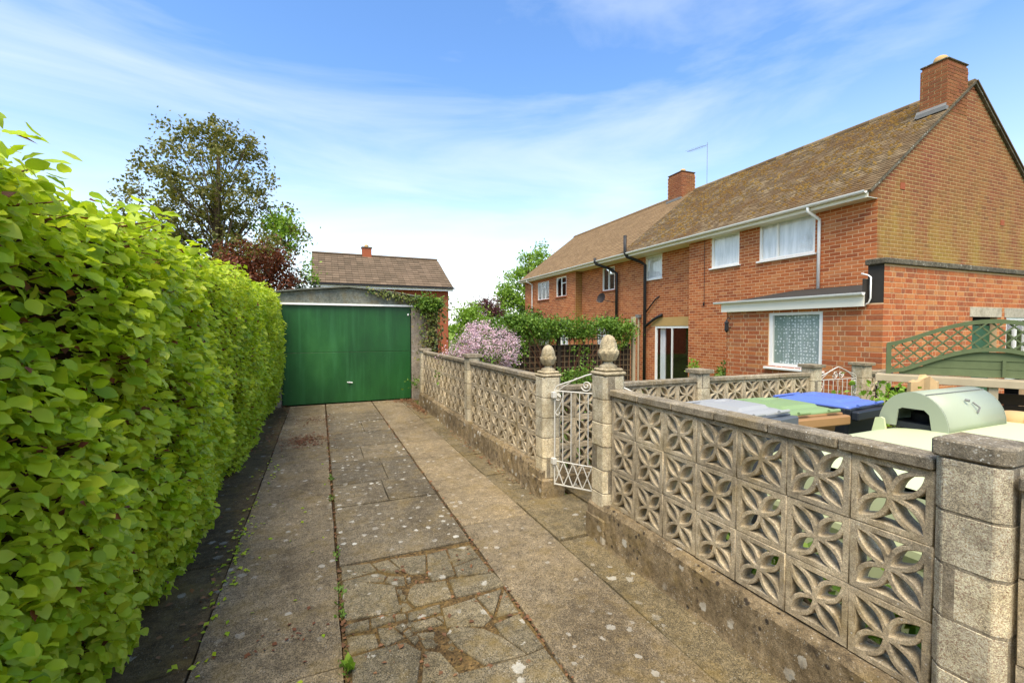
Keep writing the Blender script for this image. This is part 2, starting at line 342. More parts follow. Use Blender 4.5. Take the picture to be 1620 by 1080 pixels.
# leaf templates: all triangles
LEAF_HI = (np.array([(0,0,0),(-.25,.16,.05),(0,.2,-.01),(.25,.16,.05),(-.34,.46,.06),(0,.5,-.03),(.34,.46,.06),(-.22,.78,.0),(0,.8,-.07),(.22,.78,.0),(0,1.04,-.13)]),
   np.array([(0,2,1),(0,3,2),(1,2,5),(1,5,4),(2,3,6),(2,6,5),(4,5,8),(4,8,7),(5,6,9),(5,9,8),(7,8,10),(8,9,10)]))
LEAF_PL = (np.array([(0,0,0),(-.2,.1,.03),(0,.14,-.02),(.2,.1,.03),(-.31,.30,.09),(0,.33,-.02),(.31,.30,.09),(-.36,.50,.02),(0,.53,-.05),(.36,.50,.02),(-.29,.70,.06),(0,.72,-.06),(.29,.70,.06),(-.17,.88,-.04),(0,.89,-.1),(.17,.88,-.04),(0,1.06,-.16)]),
   np.array([(0,2,1),(0,3,2)]+[t for k in (1,4,7,10) for t in ((k,k+1,k+4),(k,k+4,k+3),(k+1,k+2,k+5),(k+1,k+5,k+4))]+[(13,14,16),(14,15,16)]))
LEAF_LO = (np.array([(0,0,0),(-.32,.45,.06),(.32,.45,.06),(0,1.0,-.1),(0,.5,-.03)]), np.array([(0,4,1),(0,2,4),(1,4,3),(4,2,3)]))
LEAF_2 = (np.array([(0,0,0),(-.33,.5,.07),(.33,.5,.07),(0,1.0,-.06)]), np.array([(0,3,1),(0,2,3)]))
def leaf_mesh(name, P, D, N, S, tm):
    P = np.asarray(P, float); D = np.asarray(D, float); N = np.asarray(N, float); S = np.asarray(S, float)
    D = D/np.linalg.norm(D, axis=1)[:,None]; X = np.cross(D, N); X /= (np.linalg.norm(X, axis=1)[:,None]+1e-9); Z = np.cross(X, D)
    V, T = tm; n = len(P); m = len(V)
    co = (P[:,None,:] + S[:,None,None]*(V[None,:,0:1]*X[:,None,:] + V[None,:,1:2]*D[:,None,:] + V[None,:,2:3]*Z[:,None,:])).reshape(-1,3)
    tri = (T[None] + (np.arange(n)*m)[:,None,None]).reshape(-1)
    me = bpy.data.meshes.new(name); nt = n*len(T)
    me.vertices.add(len(co)); me.vertices.foreach_set('co', co.reshape(-1).astype(np.float32))
    me.loops.add(nt*3); me.loops.foreach_set('vertex_index', tri.astype(np.int32))
    me.polygons.add(nt); me.polygons.foreach_set('loop_start', (np.arange(nt)*3).astype(np.int32))
    me.update(calc_edges=True); me.validate()
    me.polygons.foreach_set('use_smooth', np.ones(nt, dtype=bool))
    return me
def leaves(name, mat, parent, P, D, N, S, tm=LEAF_LO, stuff=True):
    o = ORI.get(parent.name, Vector((0,0,0))) if parent is not None else Vector((0,0,0))
    ob = mesh_obj(name, leaf_mesh(name, np.asarray(P)-np.array(o), D, N, S, tm), mat, parent)
    if stuff: ob['kind'] = 'stuff'
    return ob
def rdir(n): 
    v = rng.normal(size=(n,3)); return v/np.linalg.norm(v, axis=1)[:,None]
CRAZY=[[(0.121,3.316),(0.316,3.28),(0.349,3.163),(0.117,3.134)],[(0.326,3.27),(0.437,3.279),(0.493,3.129),(0.464,3.073),(0.367,3.159)],[(0.453,3.282),(0.705,3.236),(0.654,2.997),(0.548,3.029),(0.502,3.125)],[(0.716,3.237),(0.86,3.254),(0.832,2.894),(0.671,2.883),(0.664,2.971)],[(0.878,3.259),(1.059,3.259),(1.066,3.068),(0.854,3.013)],[(0.854,2.99),(1.061,3.041),(1.075,2.822),(0.838,2.87)],[(0.119,3.116),(0.351,3.14),(0.4,3.075),(0.368,3.011),(0.205,3.075)],[(0.121,3.091),(0.209,3.06),(0.431,2.913),(0.423,2.645),(0.114,2.691)],[(0.378,2.995),(0.409,3.055),(0.508,3.012),(0.498,2.912),(0.441,2.925)],[(0.44,2.888),(0.472,2.874),(0.467,2.828),(0.437,2.841)],[(0.446,2.821),(0.482,2.786),(0.467,2.741),(0.441,2.767)],[(0.443,2.727),(0.473,2.714),(0.495,2.645),(0.432,2.637)],[(0.555,2.879),(0.753,2.84),(0.745,2.653),(0.515,2.653),(0.482,2.752),(0.515,2.844)],[(0.778,2.847),(1.083,2.803),(1.099,2.642),(0.766,2.644)],[(0.113,2.636),(0.244,2.636),(0.236,2.558),(0.112,2.56)],[(0.253,2.639),(0.371,2.624),(0.379,2.57),(0.251,2.562)],[(0.388,2.622),(0.446,2.616),(0.448,2.57),(0.387,2.569)],[(0.461,2.611),(0.654,2.615),(0.644,2.545),(0.451,2.538)],[(0.659,2.573),(0.875,2.593),(0.899,2.367),(0.835,2.327),(0.64,2.399)],[(0.46,2.5),(0.601,2.501),(0.627,2.434),(0.47,2.437)],[(0.611,2.512),(0.646,2.507),(0.638,2.445)],[(0.369,2.521),(0.418,2.535),(0.442,2.505),(0.399,2.462)],[(0.409,2.449),(0.445,2.473),(0.456,2.419),(0.42,2.405)],[(0.116,2.539),(0.262,2.51),(0.27,2.397),(0.121,2.393)],[(0.279,2.539),(0.362,2.509),(0.405,2.41),(0.302,2.381),(0.283,2.423)],[(0.127,2.371),(0.274,2.377),(0.405,2.372),(0.47,2.274),(0.405,2.064),(0.378,1.975),(0.123,2.086),(0.125,2.257)],[(0.486,2.267),(0.558,2.225),(0.608,2.049),(0.514,2.044),(0.427,2.064)],[(0.517,2.981),(0.545,2.987),(0.54,2.928),(0.518,2.912)],[(0.476,2.42),(0.571,2.39),(0.553,2.345),(0.492,2.372)],[(0.424,2.396),(0.475,2.396),(0.476,2.362),(0.447,2.329)],[(0.482,2.359),(0.55,2.335),(0.553,2.283),(0.495,2.281)],[(0.886,2.59),(1.061,2.612),(0.92,2.386)],[(1.073,2.595),(1.067,2.364),(0.93,2.371)],[(0.894,2.312),(1.06,2.339),(1.072,2.043),(0.972,2.03),(0.906,2.197)],[(0.664,2.391),(0.826,2.3),(0.898,2.191),(0.961,2.027),(0.742,2.047),(0.65,2.223),(0.624,2.338)],[(0.738,2.032),(0.959,2.017),(1.069,2.027),(1.079,1.77),(1.075,1.604),(0.451,1.875),(0.486,2.051)],[(0.114,2.088),(0.374,1.975),(0.295,1.764),(0.108,1.845)]]
# ================================================================== ground
def gz(x, y):
    a = min(1, max(0, (y-4.9)/1.3)); b = min(1, max(0, (x-2.6)/0.8)); c = min(1, max(0, (x-5.0)/2.0))*min(1, max(0, (y-2.2)/1.5))
    s = lambda q: q*q*(3-2*q)
    h = -0.05 - 0.36*max(s(a)*s(b), 0.9*s(c))
    far = min(1, max(0, (math.hypot(x, y)-30)/60)); return h*(1-far) - 0.4*far
xs = [-900,-300,-100,-40,-20,-12,-8,-5,-3] + [-2+i*0.5 for i in range(42)] + [20,24,30,40,70,150,400,900]
ys = [-300,-80,-30,-12,-6,-3] + [-2+i*0.5 for i in range(60)] + [30,36,45,60,90,160,400,1200]
b = MB(); nx = len(xs)
b.add([(x, y, gz(x, y)) for y in ys for x in xs], [(j*nx+i, j*nx+i+1, (j+1)*nx+i+1, (j+1)*nx+i) for j in range(len(ys)-1) for i in range(nx-1)])
t = NT('garden_ground'); c = t.ramp(t.noise(2.5, 6, 0.7), [(0.3, srgb(70,60,40)), (0.5, srgb(84,96,44)), (0.72, srgb(104,124,52))])
MAT['garden_ground'] = t.fin(c, 0.95, t.noise(30, 4), 0.8, 0.03, 0.1)
struct(b.build('ground', 'garden_ground', smooth=True))
# ================================================================== driveway
b = MB().box((-1.0,-4,-0.12), (2.0,10.9,-0.028)); b.box((2.0, 3.0, -0.12), (2.35, 3.9, -0.028))
drive = struct(b.build('driveway', 'soil'))
def slab(poly, mat, z=0.0, name='slab', inset=0.0, tilt=0.0, wob=0.0):
    n = len(poly); cx = sum(p[0] for p in poly)/n; cy = sum(p[1] for p in poly)/n
    pts = []
    for i in range(n):                       # split long edges so that they can run unevenly
        p, q = poly[i], poly[(i+1)%n]; ln = math.hypot(q[0]-p[0], q[1]-p[1]); k = max(1, int(ln/0.16)) if wob else 1
        nxv, nyv = -(q[1]-p[1])/max(ln,1e-6), (q[0]-p[0])/max(ln,1e-6)
        for j in range(k):
            f = j/k; o = random.uniform(-wob, wob) if j else 0
            pts.append((p[0]+(q[0]-p[0])*f+nxv*o, p[1]+(q[1]-p[1])*f+nyv*o))
    tx, ty = random.uniform(-tilt, tilt), random.uniform(-tilt, tilt); m = len(pts)
    def ring(ins, zz):
        r = []
        for x, y in pts:
            d = math.hypot(x-cx, y-cy) or 1; r.append((x-(x-cx)/d*ins, y-(y-cy)/d*ins, zz+tx*(x-cx)+ty*(y-cy)))
        return r
    mb = MB(); vs = ring(inset, -0.10) + ring(inset, z-0.005) + ring(inset+0.005, z)
    mb.add(vs, [tuple(range(2*m, 3*m))] + [(k*m+i, k*m+(i+1)%m, (k+1)*m+(i+1)%m, (k+1)*m+i) for k in (0,1) for i in range(m)])
    return mb.build(name, mat, drive)
def rect(x0, x1, y0, y1): return [(x0,y0),(x1,y0),(x1,y1),(x0,y1)]
# cast strips left and right
for x0, x1, yy, mat in ((-0.60, 0.088, [-4,-0.6,2.32,5.55,8.3,10.66], 'drive_cast'), (1.098, 1.72, [-4,-0.5,3.6,6.55,10.66], 'drive_cast')):
    for a, c in zip(yy[:-1], yy[1:]): slab(rect(x0, x1, a+0.004, c-0.004), mat, random.uniform(-0.003, 0.003), wob=0.004)
# slabs of the middle strip beyond the crazy paving
my = [3.33, 4.42, 5.06, 5.94, 6.65, 7.6, 8.5, 9.45]
for a, c in zip(my[:-1], my[1:]):
    if c-a > 0.9 and random.random() < 0.7:
        slab(rect(0.112, 1.078, a+0.01, c-0.01), 'slab_dark', random.uniform(-0.006, 0.008), tilt=0.006, wob=0.004)
    else:
        m = random.uniform(0.45, 0.75)
        slab(rect(0.112, m-0.004, a+0.01, c-0.01), 'slab_dark', random.uniform(-0.005, 0.006), tilt=0.006, wob=0.004); slab(rect(m+0.004, 1.078, a+0.01, c-0.01), 'slab_dark', random.uniform(-0.005, 0.006), tilt=0.006, wob=0.004)
slab(rect(0.112, 1.078, 9.46, 10.66), 'drive_cast', 0.0, wob=0.004)
MB().box((0.095,1.0,-0.1),(1.09,3.325,-0.011)).build('joint_fill', 'joint_fill', drive)
for k in range(46):
    x, y = random.uniform(.35,.95), random.uniform(1.95,3.2); n_ = random.randint(4,6); r_ = random.uniform(.012,.03)
    slab([(x+r_*random.uniform(.7,1.2)*math.cos(2*math.pi*i/n_), y+r_*random.uniform(.7,1.3)*math.sin(2*math.pi*i/n_)) for i in range(n_)], 'slab_crazy', random.uniform(-.010,-.004), name='rubble_stone')
for poly in CRAZY: slab(poly, 'slab_crazy', random.uniform(-0.006, 0.006), tilt=0.012, inset=0.0, wob=0.006, name='paving_stone')
for a, c in ((-4,-2.6),(-2.59,-1.2),(-1.19,0.1),(0.11,1.3)): slab(rect(0.112, 1.078, a, c-0.01), 'slab_crazy', 0, wob=0.004)
# edging slabs by the screen wall and by the hedge
ey = [-4,-2.4,-0.9,0.55,1.45,2.45,3.02]
for a, c in zip(ey[:-1], ey[1:]): slab(rect(1.728, 1.995, a+0.005, c-0.005), 'slab_edge', random.uniform(-0.004, 0.006), tilt=0.01, wob=0.004)
slab([(1.728,3.04),(1.99,3.04),(2.33,3.06),(2.33,3.83),(1.728,3.86)], 'slab_edge', 0.012, wob=0.003)
ey = [3.88,4.75,5.6,6.45,7.3,8.3,9.3,10.6]
for a, c in zip(ey[:-1], ey[1:]): slab(rect(1.728, 1.985, a+0.005, c-0.005), 'slab_edge', random.uniform(-0.006, 0.006), tilt=0.01, wob=0.004)
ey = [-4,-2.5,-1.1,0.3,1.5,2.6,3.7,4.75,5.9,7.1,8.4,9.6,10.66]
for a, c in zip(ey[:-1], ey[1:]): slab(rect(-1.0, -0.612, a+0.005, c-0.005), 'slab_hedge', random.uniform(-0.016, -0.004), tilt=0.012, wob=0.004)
# path slabs inside the gate
path = struct(MB().box((2.36,2.5,-0.12), (4.4,4.05,-0.03)).build('garden_path', 'soil'))
for i in range(4):
    for j in range(2): slab(rect(2.37+i*0.5, 2.86+i*0.5, 3.04+j*0.5, 3.53+j*0.5), 'slab_edge', 0.004, wob=0.003).parent = path

# ================================================================== beech hedge
hedge = thing('beech_hedge', 'tall clipped beech hedge with fresh lime green leaves along the left of the driveway', 'hedge', (-1.35, 4.5, 0))
def hnoise(y, z): return 0.05*math.sin(2.1*y+1.3*z) + 0.035*math.sin(5.3*y-3.1*z+1) + 0.025*math.sin(9.7*y+7.3*z)
def htop(y): return 2.19 + 0.023*y + 0.03*math.sin(1.7*y) + 0.02*math.sin(5*y)
def hface(y, z):
    tz = htop(y); f = z/tz
    base = -0.97 + 0.26*min(1, f/0.42)**0.8 - 0.06*max(0, (f-0.55)/0.45)**2
    return base + hnoise(y, z)
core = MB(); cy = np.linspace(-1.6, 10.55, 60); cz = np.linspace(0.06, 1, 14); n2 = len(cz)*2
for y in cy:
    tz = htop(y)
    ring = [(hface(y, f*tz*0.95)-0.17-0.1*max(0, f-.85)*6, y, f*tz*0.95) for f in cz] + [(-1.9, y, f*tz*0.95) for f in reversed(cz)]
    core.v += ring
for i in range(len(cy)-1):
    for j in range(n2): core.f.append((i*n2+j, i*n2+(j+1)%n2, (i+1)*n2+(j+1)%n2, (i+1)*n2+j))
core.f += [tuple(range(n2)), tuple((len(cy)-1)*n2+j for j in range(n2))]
core.build('stems', 'hedge_core', hedge, smooth=True)  # one solid core in dark twig brown; the hedge's inner shade put into its colour
tw = MB()
for i in range(700):
    y = random.uniform(0.9, 10.4)**1.0 if i > 350 else random.uniform(0.9, 3.2); z = random.uniform(0.12, htop(y)-0.05); x = hface(y, z)
    p = Vector((x-0.2, y+random.uniform(-.12,.12), z-random.uniform(0,.1))); q = Vector((x-random.uniform(-.01,.06), y, z)); mid = (p+q)/2+Vector((0, random.uniform(-.03,.03), random.uniform(-.02,.03)))
    tw.tube([p, mid, q], [0.005, 0.0035, 0.0015], 4)
tw.build('twigs', 'twig', hedge, stuff=True)
def hedge_pts(n, y0, y1, dmax):
    y = rng.uniform(y0, y1, n); f = rng.uniform(0.015, 1.0, n)
    P = np.zeros((n,3)); D = np.zeros((n,3)); N = np.zeros((n,3))
    for i in range(n):
        tz = htop(y[i]); dd = rng.uniform(0,1)**1.3*dmax
        z = f[i]*tz
        x = hface(y[i], z) - dd
        cl = math.sin(7.1*y[i]+3*math.sin(5*z))*math.sin(8.3*z+2*math.sin(4*y[i])+1.0)      # clumps and hollows
        cl2 = math.sin(17*y[i]+2.2*z)*math.sin(15*z-3*y[i]+.7)
        x += 0.035*cl+0.02*cl2
        if cl+.5*cl2 < -0.38: x -= 0.11*rng.uniform(0,1)
        if f[i] > 0.94: x -= (f[i]-0.94)*6.0*rng.uniform(0,1)
        if rng.uniform() < .05: x += rng.uniform(0,.05)
        P[i] = (x, y[i], z)
        D[i] = (0.7, rng.normal(-0.2, 0.7), rng.normal(-0.25, 0.5)); N[i] = (rng.normal(0.5, 0.5), rng.normal(-0.2, 0.55), 0.8)
    S = rng.uniform(0.030, 0.064, n); S[rng.uniform(size=n) < 0.08] *= 1.25
    return P, D, N, S
def top_pts(n, y0, y1):
    y = rng.uniform(y0, y1, n); x = rng.uniform(-1.9, -0.85, n)
    z = np.array([htop(v) for v in y]) - 0.05 + np.maximum(0, rng.normal(0.0, 0.035, n)) - np.maximum(0, x+1.0)*0.35
    return np.stack([x, y, z], 1), np.stack([rng.normal(0.3,.6,n), rng.normal(0,.6,n), rng.normal(0.15,.35,n)], 1), np.stack([rng.normal(0,.4,n), rng.normal(0,.4,n), np.ones(n)], 1), rng.uniform(0.036, 0.066, n)
leaves('foliage', 'leaf_beech', hedge, *hedge_pts(25000, 0.5, 4.2, 0.19), LEAF_PL)
leaves('foliage', 'leaf_beech', hedge, *hedge_pts(42000, 4.2, 10.6, 0.17), LEAF_LO)
leaves('foliage', 'leaf_beech', hedge, *hedge_pts(2500, -1.5, 0.5, 0.12), LEAF_LO)
leaves('foliage', 'leaf_beech', hedge, *top_pts(9000, -1.5, 10.6), LEAF_LO)
Pb, Db, Nb, Sb = hedge_pts(1500, 0.8, 7.0, 0.1); leaves('withered_leaves', 'leaf_copper', hedge, Pb, Db, Nb, Sb*.7, LEAF_LO)
nE = 1500; PE = np.stack([rng.uniform(-1.8,-0.75,nE), rng.uniform(10.5,10.64,nE), rng.uniform(.05,2.4,nE)],1)
leaves('foliage', 'leaf_beech', hedge, PE, rdir(nE)+np.array([0,.6,0]), rdir(nE)+np.array([0,0,1]), rng.uniform(.05,.075,nE), LEAF_LO)
# the nearest leaves and the shoots above the top, one by one
one = [leaf_mesh('leaf', [(0,0,0)], [(0,1,0)], [(0,0,1)], [1.0], (LEAF_PL[0]*np.array([k, 1, q]) , LEAF_PL[1])) for k, q in ((1,1),(1.15,1.6),(0.9,.4),(1.05,-.6))]
for me in one: me.materials.append(MAT['leaf_beech'])
def one_leaf(p, d, nrm, s):
    d = Vector(d).normalized(); xv = d.cross(Vector(nrm)).normalized(); zv = xv.cross(d)
    M = Matrix((xv, d, zv)).transposed()
    o = bpy.data.objects.new('leaf', random.choice(one)); COL.objects.link(o); o.parent = hedge
    o.location = Vector(p) - ORI[hedge.name]; o.rotation_euler = M.to_euler(); o.scale = (s,s,s)
for i in range(264):
    y = random.uniform(1.45, 2.5); z = random.uniform(0.35, htop(y)-0.02); x = hface(y, z) + random.uniform(-0.01, 0.035)
    one_leaf((x,y,z), (0.7, random.gauss(-0.3,.5), random.gauss(-.25,.35)), (random.gauss(.6,.35), random.gauss(-.3,.35), .8), random.uniform(.046,.072))
for (sx, sy, sh, k) in ((-0.84,2.75,0.13,9),(-0.82,3.0,0.11,8),(-0.86,3.9,0.07,6)):
    b0 = htop(sy)-0.05; MB().tube([(sx,sy,b0-0.1),(sx+.02,sy,b0+sh*.6),(sx+.05,sy-.01,b0+sh)], [.004,.003,.0015], 4).build('shoot', 'twig', hedge)
    for i in range(k):
        f = (i+1)/k; a = i*2.4; one_leaf((sx+.05*f, sy, b0+sh*f), (math.cos(a), math.sin(a), .15), (0,0,1), random.uniform(.05,.07))

# ================================================================== screen block walls
def vesica(p, q, hw, n=9):
    """points of a leaf outline from p to q with half width hw"""
    p = np.array(p); q = np.array(q); d = q-p; nn = np.array([-d[1], d[0]])/np.linalg.norm(d)
    a = [p+d*f+nn*hw*4*f*(1-f) for f in np.linspace(0,1,n)]; c = [p+d*f-nn*hw*4*f*(1-f) for f in np.linspace(1,0,n)[1:-1]]
    return a+c
def block_mesh(w, h, depth):
    cu = bpy.data.curves.new('b', 'CURVE'); cu.dimensions = '2D'; cu.fill_mode = 'BOTH'; cu.extrude = depth/2-0.003; cu.bevel_depth = 0.003; cu.bevel_resolution = 0
    def spl(pts):
        s = cu.splines.new('POLY'); s.points.add(len(pts)-1); s.use_cyclic_u = True
        for pt, c in zip(s.points, pts): pt.co = (float(c[0]), float(c[1]), 0, 1)
    a, c = w/2-0.004, h/2-0.004; fr = 0.021; ix, iz = a-fr, c-fr
    spl([(-a,-c),(a,-c),(a,c),(-a,c)])
    hw = 0.047
    for sx in (-1,1):
        for sz in (-1,1):
            L_ = math.hypot(ix,iz); ux, uz = ix*sx/L_, iz*sz/L_
            spl(vesica((ux*0.012,uz*0.012), (ux*(L_-0.006), uz*(L_-0.006)), hw-0.019, 12))
    for ax in range(4):           # openings between the petals
        rot = lambda p: [(p[0],p[1]),(-p[1],p[0]),(-p[0],-p[1]),(p[1],-p[0])][ax]
        ex, ez = (ix, iz) if ax%2 == 0 else (iz, ix)
        L_ = math.hypot(ex, ez); d = np.array([ex, ez])/L_; nn = np.array([d[1], -d[0]])
        arc = [d*(f*(L_+0.004)) + nn*hw*4*f*(1-f)*0.92 for f in np.linspace(0,1,26)]
        arc = [p for p in arc if p[1] > 0.006 and p[0] < ex-0.002 and p[0] > 0.02]
        if not arc: continue
        up = [tuple(p) for p in arc]; yy = up[-1][1]
        pts = [(max(0.03, up[0][0]-0.012), 0.0)] + up + [(ex, yy), (ex, -yy)] + [(x,-y) for x, y in reversed(up)]
        spl([rot(p) for p in pts])
    ob = bpy.data.objects.new('tmp', cu); COL.objects.link(ob); bpy.context.view_layer.update()
    me = bpy.data.meshes.new_from_object(ob.evaluated_get(bpy.context.evaluated_depsgraph_get())); bpy.data.objects.remove(ob)
    me.name = 'block'; me.materials.clear(); me.materials.append(MAT['wall_block']); return me
BW, BH, BD = 0.2805, 0.286, 0.08
BLK = block_mesh(BW, BH, BD)
def block(parent, x, y, z, rz, s=1.0):
    o = bpy.data.objects.new('block', BLK); COL.objects.link(o); o.parent = parent
    o.location = Vector((x+random.uniform(-.002,.002), y, z)) - ORI[parent.name]; o.rotation_euler = (R(90), random.uniform(-.006,.006), rz+random.uniform(-.006,.006)); o.scale = (s, s, 1)
    return o
def joints(parent, p, q, z0, rows, cols, rowh):
    """recessed mortar between the blocks: one grid of thin bars"""
    mb = MB(); p = Vector(p); q = Vector(q)
    for r in range(1, rows): mb.bar((p.x,p.y,z0+r*rowh), (q.x,q.y,z0+r*rowh), 0.066, 0.009)
    for c in range(1, cols):
        m = p.lerp(q, c/cols); d = (q-p).normalized()
        mb.bar((m.x,m.y,z0), (m.x,m.y,z0+rows*rowh), 0.0675, 0.0095, up=tuple(d))
    mb.build('mortar', 'coping', parent)
def pier(parent, x, y, z0, z1, wd=0.2, rz=0.0, cap=0.0, bh=0.196):
    """stack of pilaster blocks with chamfered corners"""
    c = 0.03; h = wd/2; poly0 = [(-h+c,-h),(h-c,-h),(h,-h+c),(h,h-c),(h-c,h),(-h+c,h),(-h,h-c),(-h,-h+c)]
    n = max(1, round((z1-z0)/bh)); bb = (z1-z0)/n; off = Vector((x,y,0))
    def place(nm, poly, a, e, dx=0, dy=0, mat='pilaster'):
        an = rz + random.uniform(-.012,.012)
        P = [(x+dx+px*math.cos(an)-py*math.sin(an), y+dy+px*math.sin(an)+py*math.cos(an)) for px, py in poly]
        return MB().prism(P, a, e).build(nm, mat, parent, bevel=0.004)
    for i in range(n):
        place('pilaster_block', poly0, z0+i*bb+0.003, z0+(i+1)*bb-0.003, random.uniform(-.002,.002), random.uniform(-.002,.002))
    place('mortar', [(px*.982,py*.982) for px, py in poly0], z0, z1-0.002, mat='coping')
    if cap:
        k = h+0.022; place('cap', [(-k,-k),(k,-k),(k,k),(-k,k)], z1, z1+cap, mat='coping')
def coping(parent, p, q, z, wd=0.125, th=0.048, n=4):
    p = Vector(p); q = Vector(q)
    for i in range(n):
        a = p.lerp(q, i/n); c = p.lerp(q, (i+1)/n); d = (q-p).normalized()*0.003
        MB().bar((a.x+d.x,a.y+d.y,z+th/2), (c.x-d.x,c.y-d.y,z+th/2+random.uniform(-.002,.002)), wd, th).build('coping_stone', 'coping', parent, bevel=0.006)
def plinth(parent, x0, x1, y0, y1, h):
    mb = MB(); n = max(4, int((y1-y0)/0.07)); prof = [(x0-0.015,-0.04),(x0,0.02),(x0+0.005,h*0.5),(x0+0.012,h-0.03),(x0+0.035,h),(x1-0.02,h),(x1,h-0.02),(x1,-0.04)]; m = len(prof)
    for i in range(n+1):
        y = y0+(y1-y0)*i/n
        for j, (px, pz) in enumerate(prof):
            mb.v.append((px+0.006*math.sin(7*y+j)+random.uniform(-.006,.006)*(0<j<5), y, pz+(random.uniform(-.006,.006)+0.006*math.sin(3.1*y) if 2<j<5 else 0)))
    for i in range(n):
        for j in range(m-1): mb.f.append((i*m+j, i*m+j+1, (i+1)*m+j+1, (i+1)*m+j))
    mb.f += [tuple(range(m)), tuple(n*m+j for j in range(m))]
    return mb.build('plinth', 'plinth', parent, smooth=False)
WX = 2.11; PH = 0.30
# near wall, seven columns between the near pier and the gate
near = thing('screen_block_wall', 'nearest screen block wall, seven columns of pierced blocks between front pier and open gate', 'wall', (WX, 1.85, 0))
plinth(near, 1.995, 2.26, -1.2, 3.04, PH-0.005)
for c in range(7):
    for r in range(3): block(near, WX, 0.858+BW*(c+.5), PH+BH*(r+.5), R(90))
joints(near, (WX,0.858,0), (WX,0.858+7*BW,0), PH, 3, 7, BH)
coping(near, (WX,0.855,0), (WX,0.863+7*BW,0), PH+3*BH+0.002, n=6)
pier(near, 2.125, 0.752, PH-0.02, 1.225, 0.195, cap=0.0, bh=0.19)
MB().prism([(2.125-.102,.752-.072),(2.125-.072,.752-.102),(2.125+.102,.752-.102),(2.125+.102,.752+.102),(2.125-.102,.752+.102)], 1.227, 1.292).build('cap', 'coping', near, bevel=0.008)
for c in range(4):
    for r in range(3): block(near, WX, 0.642-BW*(c+.5), PH+BH*(r+.5), R(90))
joints(near, (WX,0.642-4*BW,0), (WX,0.642,0), PH, 3, 4, BH)
coping(near, (WX,0.642-4*BW,0), (WX,0.645,0), PH+3*BH+0.002, n=3)
# far wall, gate to garage
farw = thing('screen_block_wall', 'screen block wall running from the gate to the garage, with one round-topped mid pier', 'wall', (WX, 6.5, 0))
farw['label'] = 'screen block wall running along the drive from the gate to the green garage'
plinth(farw, 1.985, 2.25, 3.845, 9.75, PH-0.01)
for y0, n in ((4.06, 8), (6.51, 11)):
    for c in range(n):
        for r in range(3): block(farw, WX, y0+BW*(c+.5), PH+BH*(r+.5)-0.01, R(90))
    joints(farw, (WX,y0,0), (WX,y0+n*BW,0), PH-0.01, 3, n, BH)
    coping(farw, (WX,y0-0.003,0), (WX,y0+n*BW,0), PH+3*BH-0.008, n=max(4, n*2//3))
pier(farw, 2.12, 6.4, PH-0.02, 1.25, 0.2, cap=0.05)
pier(farw, 2.12, 9.68, PH-0.02, 1.2, 0.2, cap=0.05)
# cross wall towards the house
crw = thing('screen_block_wall', 'screen block wall crossing the garden behind the wheelie bins, grey with lichen', 'wall', (4.4, 4.2, 0))
s = 1.06
def crossrun(x0, y0, x1, y1, n, lowz=0.2, tint=None):
    rz = math.atan2(y1-y0, x1-x0); h = BH*s
    for c in range(n):
        f = (c+.5)/n
        for r in range(3): block(crw, x0+(x1-x0)*f, y0+(y1-y0)*f, lowz+h*(r+.5), rz, s)
    joints(crw, (x0,y0,0), (x1,y1,0), lowz, 3, n, h)
    coping(crw, (x0,y0,0), (x1,y1,0), lowz+3*h+0.002, n=max(2, n//2), wd=0.13)
    MB().bar((x0,y0,lowz/2-.1), (x1,y1,lowz/2-.1), 0.22, lowz+0.2-0.004).build('plinth', 'plinth', crw)
crossrun(2.26, 4.2, 4.33, 4.2, 7, 0.1); crossrun(4.535, 4.195, 6.35, 4.09, 6, 0.1)
crossrun(7.63, 4.02, 8.2, 4.0, 2, 0.08)
pier(crw, 4.43, 4.2, 0.0, 1.12, 0.2, cap=0.05); pier(crw, 6.45, 4.085, -0.2, 1.13, 0.2, R(-3), cap=0.045); pier(crw, 7.52, 4.02, -0.2, 1.13, 0.2, R(-3), cap=0.045)
# gate piers with acorn finials
def gate_pier(label, x, y, z1, fin):
    g = thing('gate_pier', label, 'pier', (x, y, 0), group='gate piers with stone finials')
    MB().prism([(x-.13,y-.13),(x+.13,y-.13),(x+.13,y+.13),(x-.13,y+.13)], -0.06, 0.2).build('base', 'plinth', g, bevel=0.015)
    pier(g, x, y, 0.2, z1, 0.205, bh=0.2)
    def sq(k, z0, z1, nm): MB().prism([(x-k,y-k),(x+k,y-k),(x+k,y+k),(x-k,y+k)], z0, z1).build(nm, 'finial_stone', g, bevel=0.012)
    sq(.106, z1+.002, z1+.032, 'cap'); sq(.088, z1+.033, z1+.058, 'cap_step')
    f = fin; N_ = 40
    autosmooth(MB().lathe([(.072,0),(.070,.016),(.054,.026),(.038,.034),(.034,.05),(.044,.058),(.05,.064)], (x,y,z1+.058), N_).build('finial_foot', 'finial_stone', g), 50)
    prof = []; M_ = 40
    for i in range(M_+1):
        q = i/M_; r = 0.067*(0.58+0.42*math.sin(q/.36*math.pi/2)) if q < .36 else 0.067*math.sqrt(max(0, 1-((q-.36)/.645)**2.1))
        prof.append((max(r, 0.003), q*f))
    def scal(i, an):
        q = i/M_
        if q > .96: return 0
        if q < .46:                       # cup of overlapping leaves
            pt = abs(math.sin(4*an)); edge = .30+.15*pt
            return .010*(.5+.5*math.cos(8*an)) + (.010 if q < edge else -.005)
        row = int(q*11); return .006*math.sin(8*an+row*math.pi)*math.sin(q*11*math.pi)
    autosmooth(MB().lathe(prof, (x,y,z1+.118), N_, scal).build('finial', 'finial_stone', g), 70)
gate_pier('farther gate pier with smaller acorn finial, on the hinge side of the iron gate', 2.11, 3.94, 1.20, 0.20)
